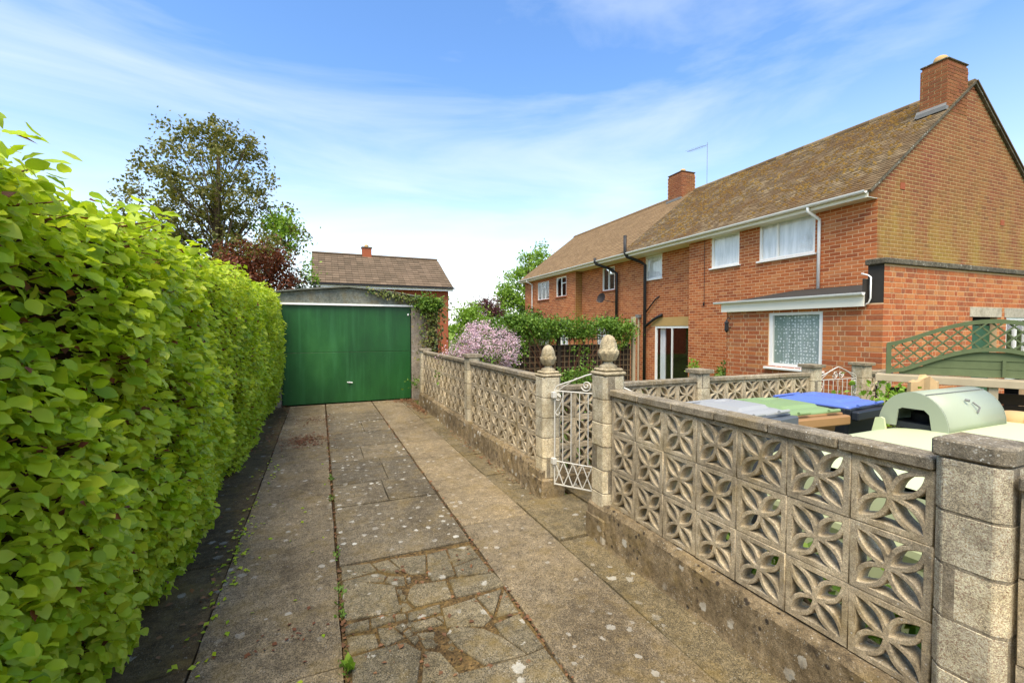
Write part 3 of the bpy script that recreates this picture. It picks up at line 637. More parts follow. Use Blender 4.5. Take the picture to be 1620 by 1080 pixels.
gate_pier('nearer stone gate pier with larger acorn finial at the end of the seven-column wall', 2.12, 2.94, 1.31, 0.205)

# ================================================================== wrought iron gates
def spiral(c, r, turns, dirn=1, start=0.0, n=26):
    return [(c[0]+r*(1-i/n*0.85)*math.cos(start+dirn*turns*2*math.pi*i/n), c[1]+r*(1-i/n*0.85)*math.sin(start+dirn*turns*2*math.pi*i/n)) for i in range(n+1)]
def iron_gate(name, label, origin, ang, W, H, rise, bars, low):
    g = thing(name, label, 'gate', origin, group='white wrought iron gates'); ca, sa = math.cos(ang), math.sin(ang)
    ox, oy, oz = origin
    T = lambda u, z: (ox+u*ca, oy+u*sa, oz+z)
    def rod(nm, pts, r, n=6): return autosmooth(MB().tube([T(*p) for p in pts], r, n).build(nm, 'white_paint_iron', g), 60)
    arch = [(0,0),(0,H-.05),(0.02,H-.015),(0.05,H),(W*.25,H+rise*.42),(W*.42,H+rise*.86),(W*.5,H+rise),(W*.58,H+rise*.86),(W*.75,H+rise*.42),(W-.05,H),(W-.02,H-.015),(W,H-.05),(W,0)]
    rod('frame', arch, 0.0075, 8); rod('bottom_rail', [(0,0.008),(W,0.008)], .0075)
    top = H-0.06
    rod('top_rail', [(0,top),(W,top)], .0065); 
    if low: rod('mid_rail', [(0,low),(W,low)], .0065)
    for i in range(1, bars+1):
        u = W*i/(bars+1); rod('bar', [(u,low or 0.008),(u,top)], .005)
    if low:
        n = max(2, round(W/0.1)); 
        for i in range(n):
            u0, u1 = W*i/n, W*(i+1)/n; rod('lattice', [(u0,0.008),(u1,low)], .0055); rod('lattice', [(u1,0.008),(u0,low)], .0055)
    for sx in (-1, 1):
        rod('scroll', spiral((W*.5+sx*.062, top+.07), .055, 1.6, -sx, math.pi/2*(1-sx)+0.3), .006)
        uu = 0 if sx < 0 else W
        rod('scroll', [(uu-sx*.012,top-.03)]+[(uu-sx*(.035+.03*math.cos(a)), top-.06+.03*math.sin(a)) for a in np.linspace(0,5.5,14)], .0055)
        rod('scroll', [(uu-sx*.09,top-.0),(uu-sx*.09,top-.06),(uu-sx*.05,top-.15),(uu-sx*.02,top-.20)]+[(uu-sx*(.03+.02*math.cos(a)), top-.215+.02*math.sin(a)) for a in np.linspace(2,7,9)], .0055)
        rod('scroll', [(uu-sx*.05,top+.015),(W*.5-sx*0.0+sx*.16,H+rise*.62)], .005)
    for z in (low or .1, top-.04):
        MB().box((ox-.03,oy-.025,oz+z-.03),(ox+.012,oy+.03,oz+z+.03)).build('hinge', 'white_paint_iron', g, bevel=.004)
    return g
iron_gate('iron_gate', 'white wrought iron gate with scrolls standing ajar between the acorn piers', (2.105, 3.79, 0.15), R(-90+35), 0.78, 0.985, 0.125, 8, 0.235)
iron_gate('iron_gate', 'white iron gate in the back wall below the dotted curtain window', (6.6, 4.07, -0.1), R(-3.2), 0.8, 1.1, 0.12, 7, 0.0)
# ================================================================== brick houses (local frame: x depth, y along the front, z up)
HO = (10.62, 5.45, 0.0); HA = R(-2.0)
house = thing('brick_house', 'orange brick semi-detached house with mossy roof, gable chimney and lean-to nearest the camera', 'house', HO, HA)
hous2 = thing('brick_house', 'far half of the brick semi-detached pair with clean tan roof tiles and white casements', 'house', HO, HA)
PMAP = {'f': lambda k: (lambda u, z, d: (k-d, u, z)),     # faces -x, u along y
        'g': lambda k: (lambda u, z, d: (u, k-d, z))}     # faces -y, u along x
def course_bricks(u0, u1, z0, z1, opens, course, bl, joint, flemish, lim=None, seed=1):
    rr = random.Random(seed); out = []; n = int((z1-z0)/course+0.5); hl = bl*0.47
    for i in range(n):
        za = z0+i*course; zb = za+course-joint; zm = (za+zb)/2
        a0, a1 = u0, u1
        if lim:
            q = lim(zb); 
            if q is None: continue
            a0, a1 = max(u0, q[0]), min(u1, q[1])
            if a1-a0 < 0.05: continue
        segs = [(a0, a1)]
        for (p, q, zl, zh) in opens:
            if zm > zl and zm < zh:
                ns = []
                for s0, s1 in segs:
                    if q <= s0 or p >= s1: ns.append((s0, s1)); continue
                    if p > s0: ns.append((s0, p))
                    if q < s1: ns.append((q, s1))
                segs = ns
        pat = [bl, hl] if flemish else [bl]
        u = u0 - ((bl+hl)*0.5 if flemish else bl*0.5)*(i % 2) - (0.0 if i % 2 else 0.0); k = i % 2 if flemish else 0
        spans = []
        while u < u1:
            wdt = pat[k % len(pat)]; spans.append((u, u+wdt-joint)); u += wdt; k += 1
        for s0, s1 in segs:
            for p, q in spans:
                c, d = max(p, s0), min(q, s1)
                if d-c > 0.03: out.append((c, d, za, zb))
    return out
def brick_mesh(bricks, pm, proud, jit=0.001):
    n = len(bricks); co = []; fs = []
    for i, (a, c, za, zb) in enumerate(bricks):
        d = proud+random.uniform(-jit, jit); k = i*8
        co += [pm(a,za,0),pm(c,za,0),pm(c,zb,0),pm(a,zb,0),pm(a+.0015,za+.0015,d),pm(c-.0015,za+.0015,d),pm(c-.0015,zb-.0015,d),pm(a+.0015,zb-.0015,d)]
        fs += [(k+4,k+5,k+6,k+7),(k,k+1,k+5,k+4),(k+1,k+2,k+6,k+5),(k+2,k+3,k+7,k+6),(k+3,k,k+4,k+7)]
    b = MB(); b.v = co; b.f = fs; return b
def wall_sheet(u0, u1, z0, z1, opens, pm, top=None, depth=0.1):
    us = sorted({u0, u1} | {v for o in opens for v in o[:2] if u0 < v < u1}); zs = sorted({z0, z1} | {v for o in opens for v in o[2:4] if z0 < v < z1})
    mb = MB()
    for a, c in zip(us[:-1], us[1:]):
        for e, f in zip(zs[:-1], zs[1:]):
            um, zm = (a+c)/2, (e+f)/2
            if any(o[0] < um < o[1] and o[2] < zm < o[3] for o in opens): continue
            mb.add([pm(a,e,0),pm(c,e,0),pm(c,f,0),pm(a,f,0)], [(0,1,2,3)])
    for o in opens:                       # reveals
        a, c, e, f = o[0], o[1], max(o[2], z0), min(o[3], z1)
        for p, q in (((a,e),(a,f)),((c,e),(c,f)),((a,e),(c,e)),((a,f),(c,f))):
            mb.add([pm(p[0],p[1],0),pm(q[0],q[1],0),pm(q[0],q[1],-depth),pm(p[0],p[1],-depth)], [(0,1,2,3)])
    return mb
def brick_wall(parent, kind, k, u0, u1, z0, z1, opens, course, bl, mat, mortar, flemish=False, lim=None, singles=None, proud=0.0035, seed=1, name='wall'):
    pm = PMAP[kind](k)
    if lim is None: wm = wall_sheet(u0, u1, z0, z1, opens, pm)
    else:
        wm = MB(); n = 40; zz = [z0+(z1-z0)*i/n for i in range(n+1)]
        for a, c in zip(zz[:-1], zz[1:]):
            p, q = lim(a), lim(c)
            if p is None or q is None: continue
            wm.add([pm(max(u0,p[0]),a,0),pm(min(u1,p[1]),a,0),pm(min(u1,q[1]),c,0),pm(max(u0,q[0]),c,0)], [(0,1,2,3)])
    wl = wm.build(name, mortar, parent)
    br = course_bricks(u0, u1, z0, z1, opens, course, bl, 0.013, flemish, lim, seed)
    if singles is not None:
        one_, rest = [], []
        for b_ in br: (one_ if singles(*b_) else rest).append(b_)
        br = rest; cache = {}
        for (a, c, za, zb) in one_:
            key = (round(c-a, 2), round(zb-za, 3))
            if key not in cache:
                hw, hh = (c-a)/2, (zb-za)/2; p0 = (lambda u, z, d: (-d, u, z)) if kind == 'f' else (lambda u, z, d: (u, -d, z))
                cache[key] = brick_mesh([(-hw, hw, -hh, hh)], p0, proud).mesh('brick'); cache[key].materials.append(MAT[mat])
            o = bpy.data.objects.new('brick', cache[key]); COL.objects.link(o); o.parent = wl; o.location = pm((a+c)/2, (za+zb)/2, random.uniform(-.001,.0015))
        print('single bricks', len(one_))
    if br: brick_mesh(br, pm, proud).build('bricks', mat, wl, stuff=True)
    return wl
def window(parent, kind, k, a, c, e, f, lights, curtain, frame=0.05, inset=0.02, sill=True, dark=False, bars=(), sillmat='white_plastic', wide=0.07):
    """casement: outer frame, mullions at the given fractions, panes, curtain behind, sill"""
    pm = PMAP[kind](k); w_ = None
    def bx(u0, u1, z0, z1, d0, d1):
        m = MB(); vs = [pm(u,z,d) for d in (d0,d1) for u,z in ((u0,z0),(u1,z0),(u1,z1),(u0,z1))]
        return m.add(vs, [(0,1,2,3),(4,5,6,7),(0,1,5,4),(1,2,6,5),(2,3,7,6),(3,0,4,7)])
    di, do = -inset-0.05, -inset+0.01; fw = frame
    fr = MB()
    for q in ((a,c,e,e+fw),(a,c,f-fw,f),(a,a+fw,e+fw,f-fw),(c-fw,c,e+fw,f-fw)): t_ = bx(q[0],q[1],q[2],q[3],di,do); fr.add(t_.v, t_.f)
    win = fr.build('window', 'white_plastic', parent)
    us = [a+fw] + [a+(c-a)*v for v in lights] + [c-fw]
    for v in lights:
        u = a+(c-a)*v; bx(u-.022,u+.022,e+fw,f-fw,di+.004,do-.004).build('mullion', 'white_plastic', win)
    for (u0f, u1f, zf) in bars:
        z = e+(f-e)*zf; bx(a+(c-a)*u0f, a+(c-a)*u1f, z-.02, z+.02, di+.006, do-.006).build('transom', 'white_plastic', win)
    for u0, u1 in zip(us[:-1], us[1:]):
        bx(u0,u1,e+fw,f-fw,-inset-.022,-inset-.016).build('pane', 'glass', win)
    if curtain:
        m = MB(); n = max(8, int((c-a)/0.03)); 
        for i in range(n+1):
            u = a+.01+(c-a-.02)*i/n; d = -inset-.055+0.006*math.sin(i*1.7)
            m.v += [pm(u,e+.01,d), pm(u,f-.01,d)]
        m.f = [(2*i,2*i+2,2*i+3,2*i+1) for i in range(n)]
        m.build('curtain', curtain, win, smooth=True)
    if sill: bx(a-.05,c+.05,e-.045,e-.002,-inset+.012,wide).build('sill', sillmat, win, bevel=.005)
    return win
def roof_tiles(parent, name, y0, y1, pe, pr, tw, gauge, th, mat, jit, under='felt'):
    """pe, pr: (x,z) of eave and ridge; tiles laid in courses with real steps"""
    ex, ez = pe; rx, rz_ = pr; L_ = math.hypot(rx-ex, rz_-ez); sx, sz = (rx-ex)/L_, (rz_-ez)/L_; nx_, nz_ = -sz, sx
    sh = MB().add([(ex,y0,ez),(ex,y1,ez),(rx,y1,rz_),(rx,y0,rz_)], [(0,1,2,3)]).build(name, under, parent)
    mb = MB(); nr = int(L_/gauge)
    for r in range(nr+1):
        s0 = r*gauge; s1 = min(s0+gauge*1.25, L_); off = (r % 2)*tw*0.5; y = y0-off
        while y < y1:
            a, c = max(y, y0)+.0012, min(y+tw, y1)-.0012
            if c-a > 0.02:
                j = random.uniform(0, jit); j2 = random.uniform(0, jit); k = random.uniform(-jit, jit)*0.6
                def P(s_, yy, h): return (ex+sx*s_+nx_*h, yy, ez+sz*s_+nz_*h)
                mb.add([P(s0+k,a,0.004),P(s0+k,c,0.004),P(s0+k,a,th+j),P(s0+k,c,th+j2),P(s1,a,0.005),P(s1,c,0.005)], [(0,1,3,2),(2,3,5,4),(0,2,4),(1,5,3)])
            y += tw
    mb.build('tiles', mat, sh, stuff=True)
    return sh
EZ, RZ, RX = 4.50, 7.42, 3.42; EX = -0.34
slope = (RZ-EZ)/(RX-EX)
# --- near half: walls. front projections at x=0, recess at x=0.35
C1, BL1 = 0.082, 0.238
gx0, gx1 = 0.0, 6.84
def gl(z):
    if z <= 4.50+slope*0.34: return (gx0, gx1)
    a = (z-EZ)/slope+EX; 
    return (a+.03, 2*RX-a-.03) if a < RX-0.05 else None
W1 = (1.28, 2.75, 3.46, 4.42); W2 = (3.38, 4.36, 3.48, 4.40); W3 = (6.95, 7.85, 3.50, 4.36); SD = (5.58, 7.30, -0.32, 1.78); LN = (5.45, 7.5, 1.78, 2.09)
brick_wall(house, 'f', 0.0, 0.0, 5.27, -0.45, 4.46, [W1, W2], C1, BL1, 'brick_orange', 'mortar_warm', seed=3)
brick_wall(house, 'f', 0.35, 5.27, 9.25, -0.45, 4.46, [W3, SD, LN], C1, BL1, 'brick_orange', 'mortar_warm', seed=4)
brick_wall(house, 'g', 0.0, gx0, gx1, -0.45, 7.4, [], C1, BL1, 'brick_gable', 'mortar_gable', lim=gl, seed=5, name='gable_wall')
MB().box((0.0,5.262,-.45),(0.36,5.268,4.46)).build('return_wall', 'mortar_warm', house)
MB().box((6.83,0,-.45),(6.86,9.25,4.6)).build('back_wall', 'brick_far', house)
pmf = PMAP['f'](0.35)
MB().add([pmf(LN[0]-.02,LN[2]-.001,.006),pmf(LN[1],LN[2]-.001,.006),pmf(LN[1],LN[3],.006),pmf(LN[0]-.02,LN[3],.006),pmf(LN[0]-.02,LN[2]-.001,-.1),pmf(LN[1],LN[2]-.001,-.1),pmf(LN[1],LN[3],-.1),pmf(LN[0]-.02,LN[3],-.1)],
   [(0,1,2,3),(4,5,6,7),(0,1,5,4),(1,2,6,5),(2,3,7,6),(3,0,4,7)]).build('lintel', 'tan_lintel', house)
window(house, 'f', 0.0, *W1, [0.66], 'net_curtain', frame=0.055)
window(house, 'f', 0.0, *W2, [], 'net_curtain', frame=0.055)
window(house, 'f', 0.35, *W3, [], 'net_curtain', frame=0.055)
sdw = window(house, 'f', 0.35, *SD, [0.5], None, frame=0.075, sill=False)
MB().box((0.52,6.95,-.3),(0.56,7.2,1.72)).build('curtain', 'net_curtain', sdw)
MB().box((0.2,5.25,-.45),(0.5,7.4,-.33)).build('door_step', 'lintel', house)
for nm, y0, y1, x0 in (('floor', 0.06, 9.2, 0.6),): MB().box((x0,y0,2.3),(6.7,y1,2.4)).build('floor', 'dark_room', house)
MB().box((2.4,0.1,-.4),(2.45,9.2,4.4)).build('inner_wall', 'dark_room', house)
# roof of the near half
rn = roof_tiles(house, 'roof', -0.05, 8.62, (EX, EZ), (RX, RZ), 0.168, 0.105, 0.014, 'roof_mossy', 0.007)
MB().add([(RX,-.05,RZ),(RX,9.25,RZ),(7.2,9.25,EZ),(7.2,-.05,EZ)], [(0,1,2,3)]).build('roof_back', 'roof_mossy', house)
mb = MB()
for i in range(3600):                 # cushions of moss on the tiles
    y = random.uniform(0.2, 8.55); s_ = random.uniform(0.02, 1)**0.8; 
    if random.random() > 0.35+0.5*(math.sin(y*1.3)*.5+.5): continue
    x = EX+(RX-EX)*s_; z = EZ+(RZ-EZ)*s_; r_ = random.uniform(.012,.055); hgt = r_*0.55
    mb.add([(x+r_*math.cos(a)*.8, y+r_*math.sin(a), z+.01+r_*math.cos(a)*.8*slope) for a in [k*math.pi/3+random.uniform(-.3,.3) for k in range(6)]]+[(x-.018-hgt*.5,y,z+.016+hgt)], [(k,(k+1)%6,6) for k in range(6)])
mb.build('moss', 'moss', rn, smooth=True, stuff=True)
def ridge(parent, y0, y1, mat):
    n = int((y1-y0)/0.3); 
    for i in range(n):
        a, c = y0+(y1-y0)*i/n, y0+(y1-y0)*(i+1)/n
        prof = [(RX+.12*math.cos(t_), RZ-.05+.11*math.sin(t_)) for t_ in np.linspace(-.15, math.pi+.15, 8)]
        m = MB(); m.v = [(p[0],yy,p[1]+random.uniform(0,.004)) for yy in (a+.004,c-.002) for p in prof]; m.f = [(j,j+1,8+j+1,8+j) for j in range(7)]+[tuple(range(8)),tuple(range(8,16))]
        m.build('ridge_tile', mat, parent)
ridge(rn, -0.05, 8.6, 'roof_mossy')
# verge: mortar fillet under the tile edge, both slopes
m = MB(); m.bar((EX+.02,-.035,EZ-.02),(RX,-.035,RZ-.02),0.05,0.045); m.bar((7.18,-.035,EZ-.02),(RX,-.035,RZ-.02),0.05,0.045); m.build('verge', 'string_stone', house)
m = MB(); m.bar((7.2,-.06,EZ+.02),(RX+.02,-.06,RZ+.02),0.05,0.03); m.build('verge_cap', 'leaf_ivy', house) if False else m.build('verge_cap', 'roof_mossy', house)
def eaves(parent, y0, y1):
    MB().box((EX+.02,y0,4.37),(EX+.045,y1,4.52)).build('fascia', 'cream_soffit', parent)
    MB().box((EX+.046,y0,4.372),(0.4,y1,4.385)).build('soffit', 'cream_soffit', parent)
    prof = [(EX-.052+.056*math.cos(t_), 4.505+.06*math.sin(t_)) for t_ in np.linspace(math.pi, 2*math.pi, 8)]
    inner = [(EX-.052+.05*math.cos(t_), 4.507+.052*math.sin(t_)) for t_ in np.linspace(2*math.pi, math.pi, 8)]
    MB().prism([(p[0],p[1]) for p in prof+inner], y0, y1, axis='y').build('gutter', 'white_plastic', parent)
eaves(house, 0.004, 9.2)
MB().prism([(EX+.046,4.388),(0.0,4.388),(0.0,EZ+slope*.33),(EX+.046,EZ+.03)], 0.0, 0.06, axis='y').build('eaves_end', 'brick_gable', house)
def downpipe(parent, y, ztop, zbot, x=0.0, mat='white_plastic', r=.034):
    MB().tube([(EX-.05,y,4.46),(EX-.05,y,4.36),(x-.06,y-.05,4.2),(x-.06,y-.05,4.1),(x-.06,y-.05,zbot)], r, 10).build('downpipe', mat, parent, smooth=True)
downpipe(house, 1.2, 4.4, 2.60)
# gable chimney, flush with the gable wall
def chimney(parent, x0, x1, y0, y1, z0, z1, mat, mortar, pots, course=0.078, bl=0.232):
    body = MB().box((x0,y0,z0),(x1,y1,z1)).build('chimney', mortar, parent)
    fb = MB()
    for kind, k, a, c in (('f', x0, y0, y1), ('g', y0, x0, x1)):
        pm = PMAP[kind](k); t_ = brick_mesh(course_bricks(a, c, z0, z1, [], course, bl, .0115, False, None, 9), pm, .008); fb.add(t_.v, t_.f)
    fb.build('bricks', mat, body, stuff=True)
    MB().box((x0+.02,y0+.02,z1),(x1-.02,y1-.02,z1+.07)).build('crown', mat, body); MB().box((x0-.012,y0-.012,z1+.07),(x1+.012,y1+.012,z1+.105)).build('flaunching', 'string_stone', body, bevel=.01)
    for px, py, pr_, ph in pots:
        autosmooth(MB().lathe([(pr_*.9,0),(pr_,.04),(pr_,ph*.55),(pr_*.85,ph*.8),(pr_*.45,ph*.96),(.004,ph)], (px,py,z1+.10), 16).build('chimney_pot', 'clay', body), 50)
    return body
ch = chimney(house, 2.38, 3.20, -0.003, 0.50, 6.60, 7.68, 'brick_gable', 'mortar_gable', [(2.62,.24,.13,.2),(2.98,.24,.12,.13)])
MB().add([(2.30,.0,6.62),(2.30,.56,6.62),(2.375,.56,6.78),(2.375,.0,6.78),(2.36,.0,6.62),(2.36,.56,6.62)], [(0,1,2,3),(0,3,4),(1,5,2)]).build('flashing', 'lead', ch)
m = MB(); m.bar((2.34,-.03,6.64),(2.34,.52,6.64),.10,.09); m.build('flashing', 'lead', ch)
c2 = chimney(house, 3.08, 3.80, 9.02, 9.86, 6.9, 8.22, 'brick_gable', 'mortar_warm', [(3.3,9.2,.11,.14),(3.58,9.66,.11,.14)])
m = MB(); m.bar((3.05,9.0,7.17),(3.05,9.88,7.17),.1,.1); m.build('flashing', 'lead', c2)
# string course of the gable, vent bricks
for x, z in ((0.82, 4.72), (4.9, 4.30)): MB().box((x-.08,-.014,z-.07),(x+.08,.0,z+.07)).build('air_brick', 'brick_far', house)
MB().tube([(-.02,4.62,4.36),(-.015,4.62,2.45)], .007, 5).build('cable', 'black_iron', house)
MB().bar((-.012,4.62,2.48),(-.012,4.62,2.38),.02,.08).build('cable_clip', 'black_iron', house)
# --- extension
X0, Y0, Y1 = -2.28, -1.39, 1.68
WE = (-0.44, 0.64, 0.92, 2.02)
DE = (0.32, 1.18, -0.4, 1.90); DW = (1.5, 2.35, -0.4, 1.90); LE1 = (0.22, 1.3, 1.90, 2.075); LE2 = (1.42, 2.5, 1.90, 2.075)
CE, BE = 0.0875, 0.262
brick_wall(house, 'f', X0, Y0, Y1, -0.45, 2.10, [WE], CE, BE, 'brick_extension', 'mortar_ext', True, None, lambda a, c, za, zb: za > 0.93 and zb < 2.08, seed=6, name='lean_to_wall')
brick_wall(house, 'g', Y0, X0, 4.4, -0.45, 2.72, [DE, DW, LE1, LE2], CE, BE*0.8, 'brick_extension', 'mortar_ext', True, None, lambda a, c, za, zb: za > 1.5 and c < -0.55, seed=7, name='lean_to_side_wall')
MB().box((X0+.01,Y0+.004,2.10),(X0+.2,Y0+.24,2.72)).build('parapet_end', 'felt', house)
MB().box((X0+.0,Y0+.24,-.4),(X0+.02,Y0+.26,0)).build('footing', 'lintel', house)
for i in range(9):
    a = X0-.05+i*0.74; MB().box((a+.003,Y0-.05,2.722),(min(a+.737,4.4),Y0+.26,2.815)).build('parapet_coping', 'string_stone', house, bevel=.012)
for q in (LE1, LE2): MB().box((q[0],Y0-.012,q[2]),(q[1],Y0+.1,q[3])).build('lintel', 'lintel', house)
dr = MB().box((DE[0]+.03,Y0+.09,DE[2]),(DE[1]-.03,Y0+.13,DE[3]-.16)).build('door', 'door_green', house)
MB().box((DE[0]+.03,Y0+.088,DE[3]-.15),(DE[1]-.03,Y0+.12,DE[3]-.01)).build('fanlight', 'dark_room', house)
window(house, 'g', Y0, DW[0], DW[1], 0.7, DW[3], [.5], None, sill=False)
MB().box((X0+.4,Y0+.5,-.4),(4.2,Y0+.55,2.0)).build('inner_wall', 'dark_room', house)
window(house, 'f', X0, *WE, [], 'dotted_net', frame=0.075, inset=0.03, wide=.08)
# lean-to roof: felt slope rising to the house wall, fascia, gutter
m = MB().add([(X0-.1,Y0+.24,2.25),(X0-.1,Y1+.06,2.25),(0.0,Y1+.06,2.62),(0.0,Y0+.24,2.62),(X0-.1,Y0+.24,2.18),(X0-.1,Y1+.06,2.18),(0.0,Y1+.06,2.55),(0.0,Y0+.24,2.55)], [(0,1,2,3),(4,5,6,7),(0,1,5,4),(1,2,6,5),(2,3,7,6),(3,0,4,7)])
lr = m.build('lean_to_roof', 'felt', house)
MB().box((X0-.095,Y0+.23,2.10),(X0-.003,Y0+.26,2.5)).build('roof_kerb', 'felt', lr)
MB().box((X0,Y1-.02,-.4),(0,Y1,2.2)).build('lean_to_end_wall', 'brick_far', house)
MB().box((X0-.115,Y0+.22,2.05),(X0-.101,Y1+.05,2.235)).build('fascia', 'cream_soffit', lr); MB().box((X0-.1,Y0+.26,2.052),(X0-.002,Y1+.05,2.064)).build('soffit', 'cream_soffit', lr)
prof = [(X0-.165+.045*math.cos(t_), 2.275+.05*math.sin(t_)) for t_ in np.linspace(math.pi, 2*math.pi, 8)]
MB().prism(prof, Y0+.2, Y1+.2, axis='y').build('gutter', 'white_plastic', lr)
MB().tube([(X0-.03,Y1-.05,2.045),(X0-.03,Y0+.28,2.07),(X0-.03,Y0+.2,2.10),(X0-.035,Y0+.17,2.18),(X0-.035,Y0+.17,2.52),(X0-.02,Y0+.22,2.56),(X0-.02,Y0+.32,2.60)], .013, 6).build('cable_conduit', 'white_plastic', lr, smooth=True)
m = MB().box((X0-.06,Y1-.12,1.70),(X0,Y1-.10,1.72)); m.tube([(X0-.0,Y1-.11,1.9),(X0-.08,Y1-.11,1.93),(X0-.12,Y1-.11,1.88)], .008, 5)
lp = m.build('lantern', 'black_iron', house); autosmooth(MB().lathe([(.012,.0),(.03,.03),(.045,.05),(.04,.2),(.055,.21),(.02,.26),(.004,.29)], (X0-.12,Y1-.11,1.6), 8).build('lantern_body', 'black_iron', lp), 30)
# soil pipes, dish
def pipe(pts, r, parent): return MB().tube(pts, r, 10).build('soil_pipe', 'black_iron', parent, smooth=True)
pipe([(.24,7.75,-.4),(.24,7.75,4.05),(.1,7.9,4.2),(-.35,8.05,4.36),(-.42,8.08,4.5),(-.42,8.08,5.15)], .058, house)
pipe([(.24,7.75,1.75),(.26,7.2,2.05),(.28,6.85,2.18)], .05, house)
pipe([(.26,7.7,2.3),(.28,7.2,2.75),(.33,7.05,2.85)], .026, house)
MB().box((.2,8.05,2.1),(.32,8.25,2.22)).build('hopper', 'lead', house)
MB().tube([(.28,8.15,2.1),(.28,8.15,-.3)], .035, 8).build('wall_pipe', 'weathered_timber', house)
pipe([(.24,9.55,2.0),(.24,9.55,3.95),(.1,9.8,4.15),(-.38,10.1,4.36),(-.44,10.12,4.45),(-.44,10.12,4.62)], .058, hous2)
pipe([(.24,9.6,2.12),(.24,10.1,2.1),(.24,11.0,2.08)], .058, hous2)
dish = MB(); dish.lathe([(.004,.0),(.08,.012),(.16,.04),(.21,.075),(.215,.075),(.165,.035),(.08,.006),(.004,-.006)], (0,0,0), 20)
Md = Matrix.Translation((-.12,10.05,2.95)) @ Matrix.Rotation(R(-75), 4, 'Y') @ Matrix.Rotation(R(15), 4, 'X'); dish.v = [tuple(Md @ Vector(v)) for v in dish.v]
dsh = dish.build('satellite_dish', 'dish', hous2, smooth=True)
MB().tube([(.34,9.75,2.78),(.0,9.95,2.85),(-.1,10.05,2.93)], .014, 6).build('dish_arm', 'black_iron', dsh); MB().tube([(-.1,10.05,2.8),(-.34,10.12,2.82),(-.36,10.12,2.9)], .012, 6).build('feed_horn', 'lead', dsh)
# --- far half
W4 = (9.85, 10.75, 3.31, 4.3); W5 = (13.4, 14.45, 3.28, 4.26); W6 = (15.3, 16.7, 3.26, 4.25)
WD = (15.3, 16.7, 0.7, 1.9); WD2 = (10.2, 11.2, 0.7, 1.9); WD3 = (13.2, 14.4, .7, 1.9)
brick_wall(hous2, 'f', 0.35, 9.25, 12.5, -0.45, 4.46, [W4, WD2], C1, BL1, 'brick_orange', 'mortar_warm', seed=14)
brick_wall(hous2, 'f', 0.0, 12.5, 18.5, -0.45, 4.46, [W5, W6, WD, WD3], C1, BL1, 'brick_orange', 'mortar_warm', seed=15)
pmr = PMAP['g'](12.5); brick_mesh(course_bricks(0.01, 0.35, -.45, 4.46, [], C1, BL1, .0115, False, None, 4), pmr, .006).build('bricks', 'brick_gable', MB().box((0.0,12.502,-.45),(.36,12.51,4.46)).build('return_wall', 'mortar_gable', hous2), stuff=True)
MB().add([(0,18.5,-.4),(6.84,18.5,-.4),(6.84,18.5,4.5),(RX,18.5,RZ),(0,18.5,4.5)], [(0,1,2,3,4)]).build('gable_wall', 'brick_far', hous2)
MB().box((6.83,9.25,-.45),(6.86,18.5,4.6)).build('back_wall', 'brick_far', hous2)
window(hous2, 'f', 0.35, *W4, [0.5], None, bars=((0.0,0.5,.7),), sillmat='brick_far')
window(hous2, 'f', 0.0, *W5, [0.5], None, bars=((0.0,0.5,.68),), sillmat='brick_far')
window(hous2, 'f', 0.0, *W6, [0.33,0.66], None, bars=((0.33,0.66,.68),), sillmat='brick_far')
for q, xk in ((WD,0.0),(WD2,.35),(WD3,0.0)): window(hous2, 'f', xk, *q, [0.33,.66], 'net_curtain', sillmat='brick_far')
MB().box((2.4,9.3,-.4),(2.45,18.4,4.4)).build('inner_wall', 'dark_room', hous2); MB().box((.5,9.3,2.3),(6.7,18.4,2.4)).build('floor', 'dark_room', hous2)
r2 = roof_tiles(hous2, 'roof', 8.63, 18.62, (EX, EZ), (RX, RZ), 0.30, 0.17, 0.016, 'roof_clean', 0.002)
MB().add([(RX,9.25,RZ),(RX,18.6,RZ),(7.2,18.6,EZ),(7.2,9.25,EZ)], [(0,1,2,3)]).build('roof_back', 'roof_clean', hous2)
ridge(r2, 9.9, 18.6, 'roof_clean'); eaves(hous2, 9.21, 18.6); downpipe(hous2, 17.4, 4.4, 0.2)
m = MB(); m.bar((EX+.02,18.6,EZ-.02),(RX,18.6,RZ-.02),0.05,0.05); m.build('verge', 'string_stone', hous2)
# roof aerial
ae = thing('roof_aerial', 'thin television aerial on a mast beside the middle chimney', 'aerial', (14.35, 14.0, 7.2))
ax, ay = 14.35, 13.35
MB().tube([(ax,ay,7.0),(ax,ay,9.15)], .009, 6).build('mast', 'lead', ae)
MB().tube([(ax,ay,9.05),(ax-.1,ay+.95,9.1)], .008, 5).build('boom', 'lead', ae)
m = MB()
for i in range(9): f = .15+i*.1; m.tube([(ax-.1*f-.16,ay+.95*f,9.05+.05*f),(ax-.1*f+.16,ay+.95*f,9.05+.05*f)], .004, 4)
m.build('elements', 'lead', ae)

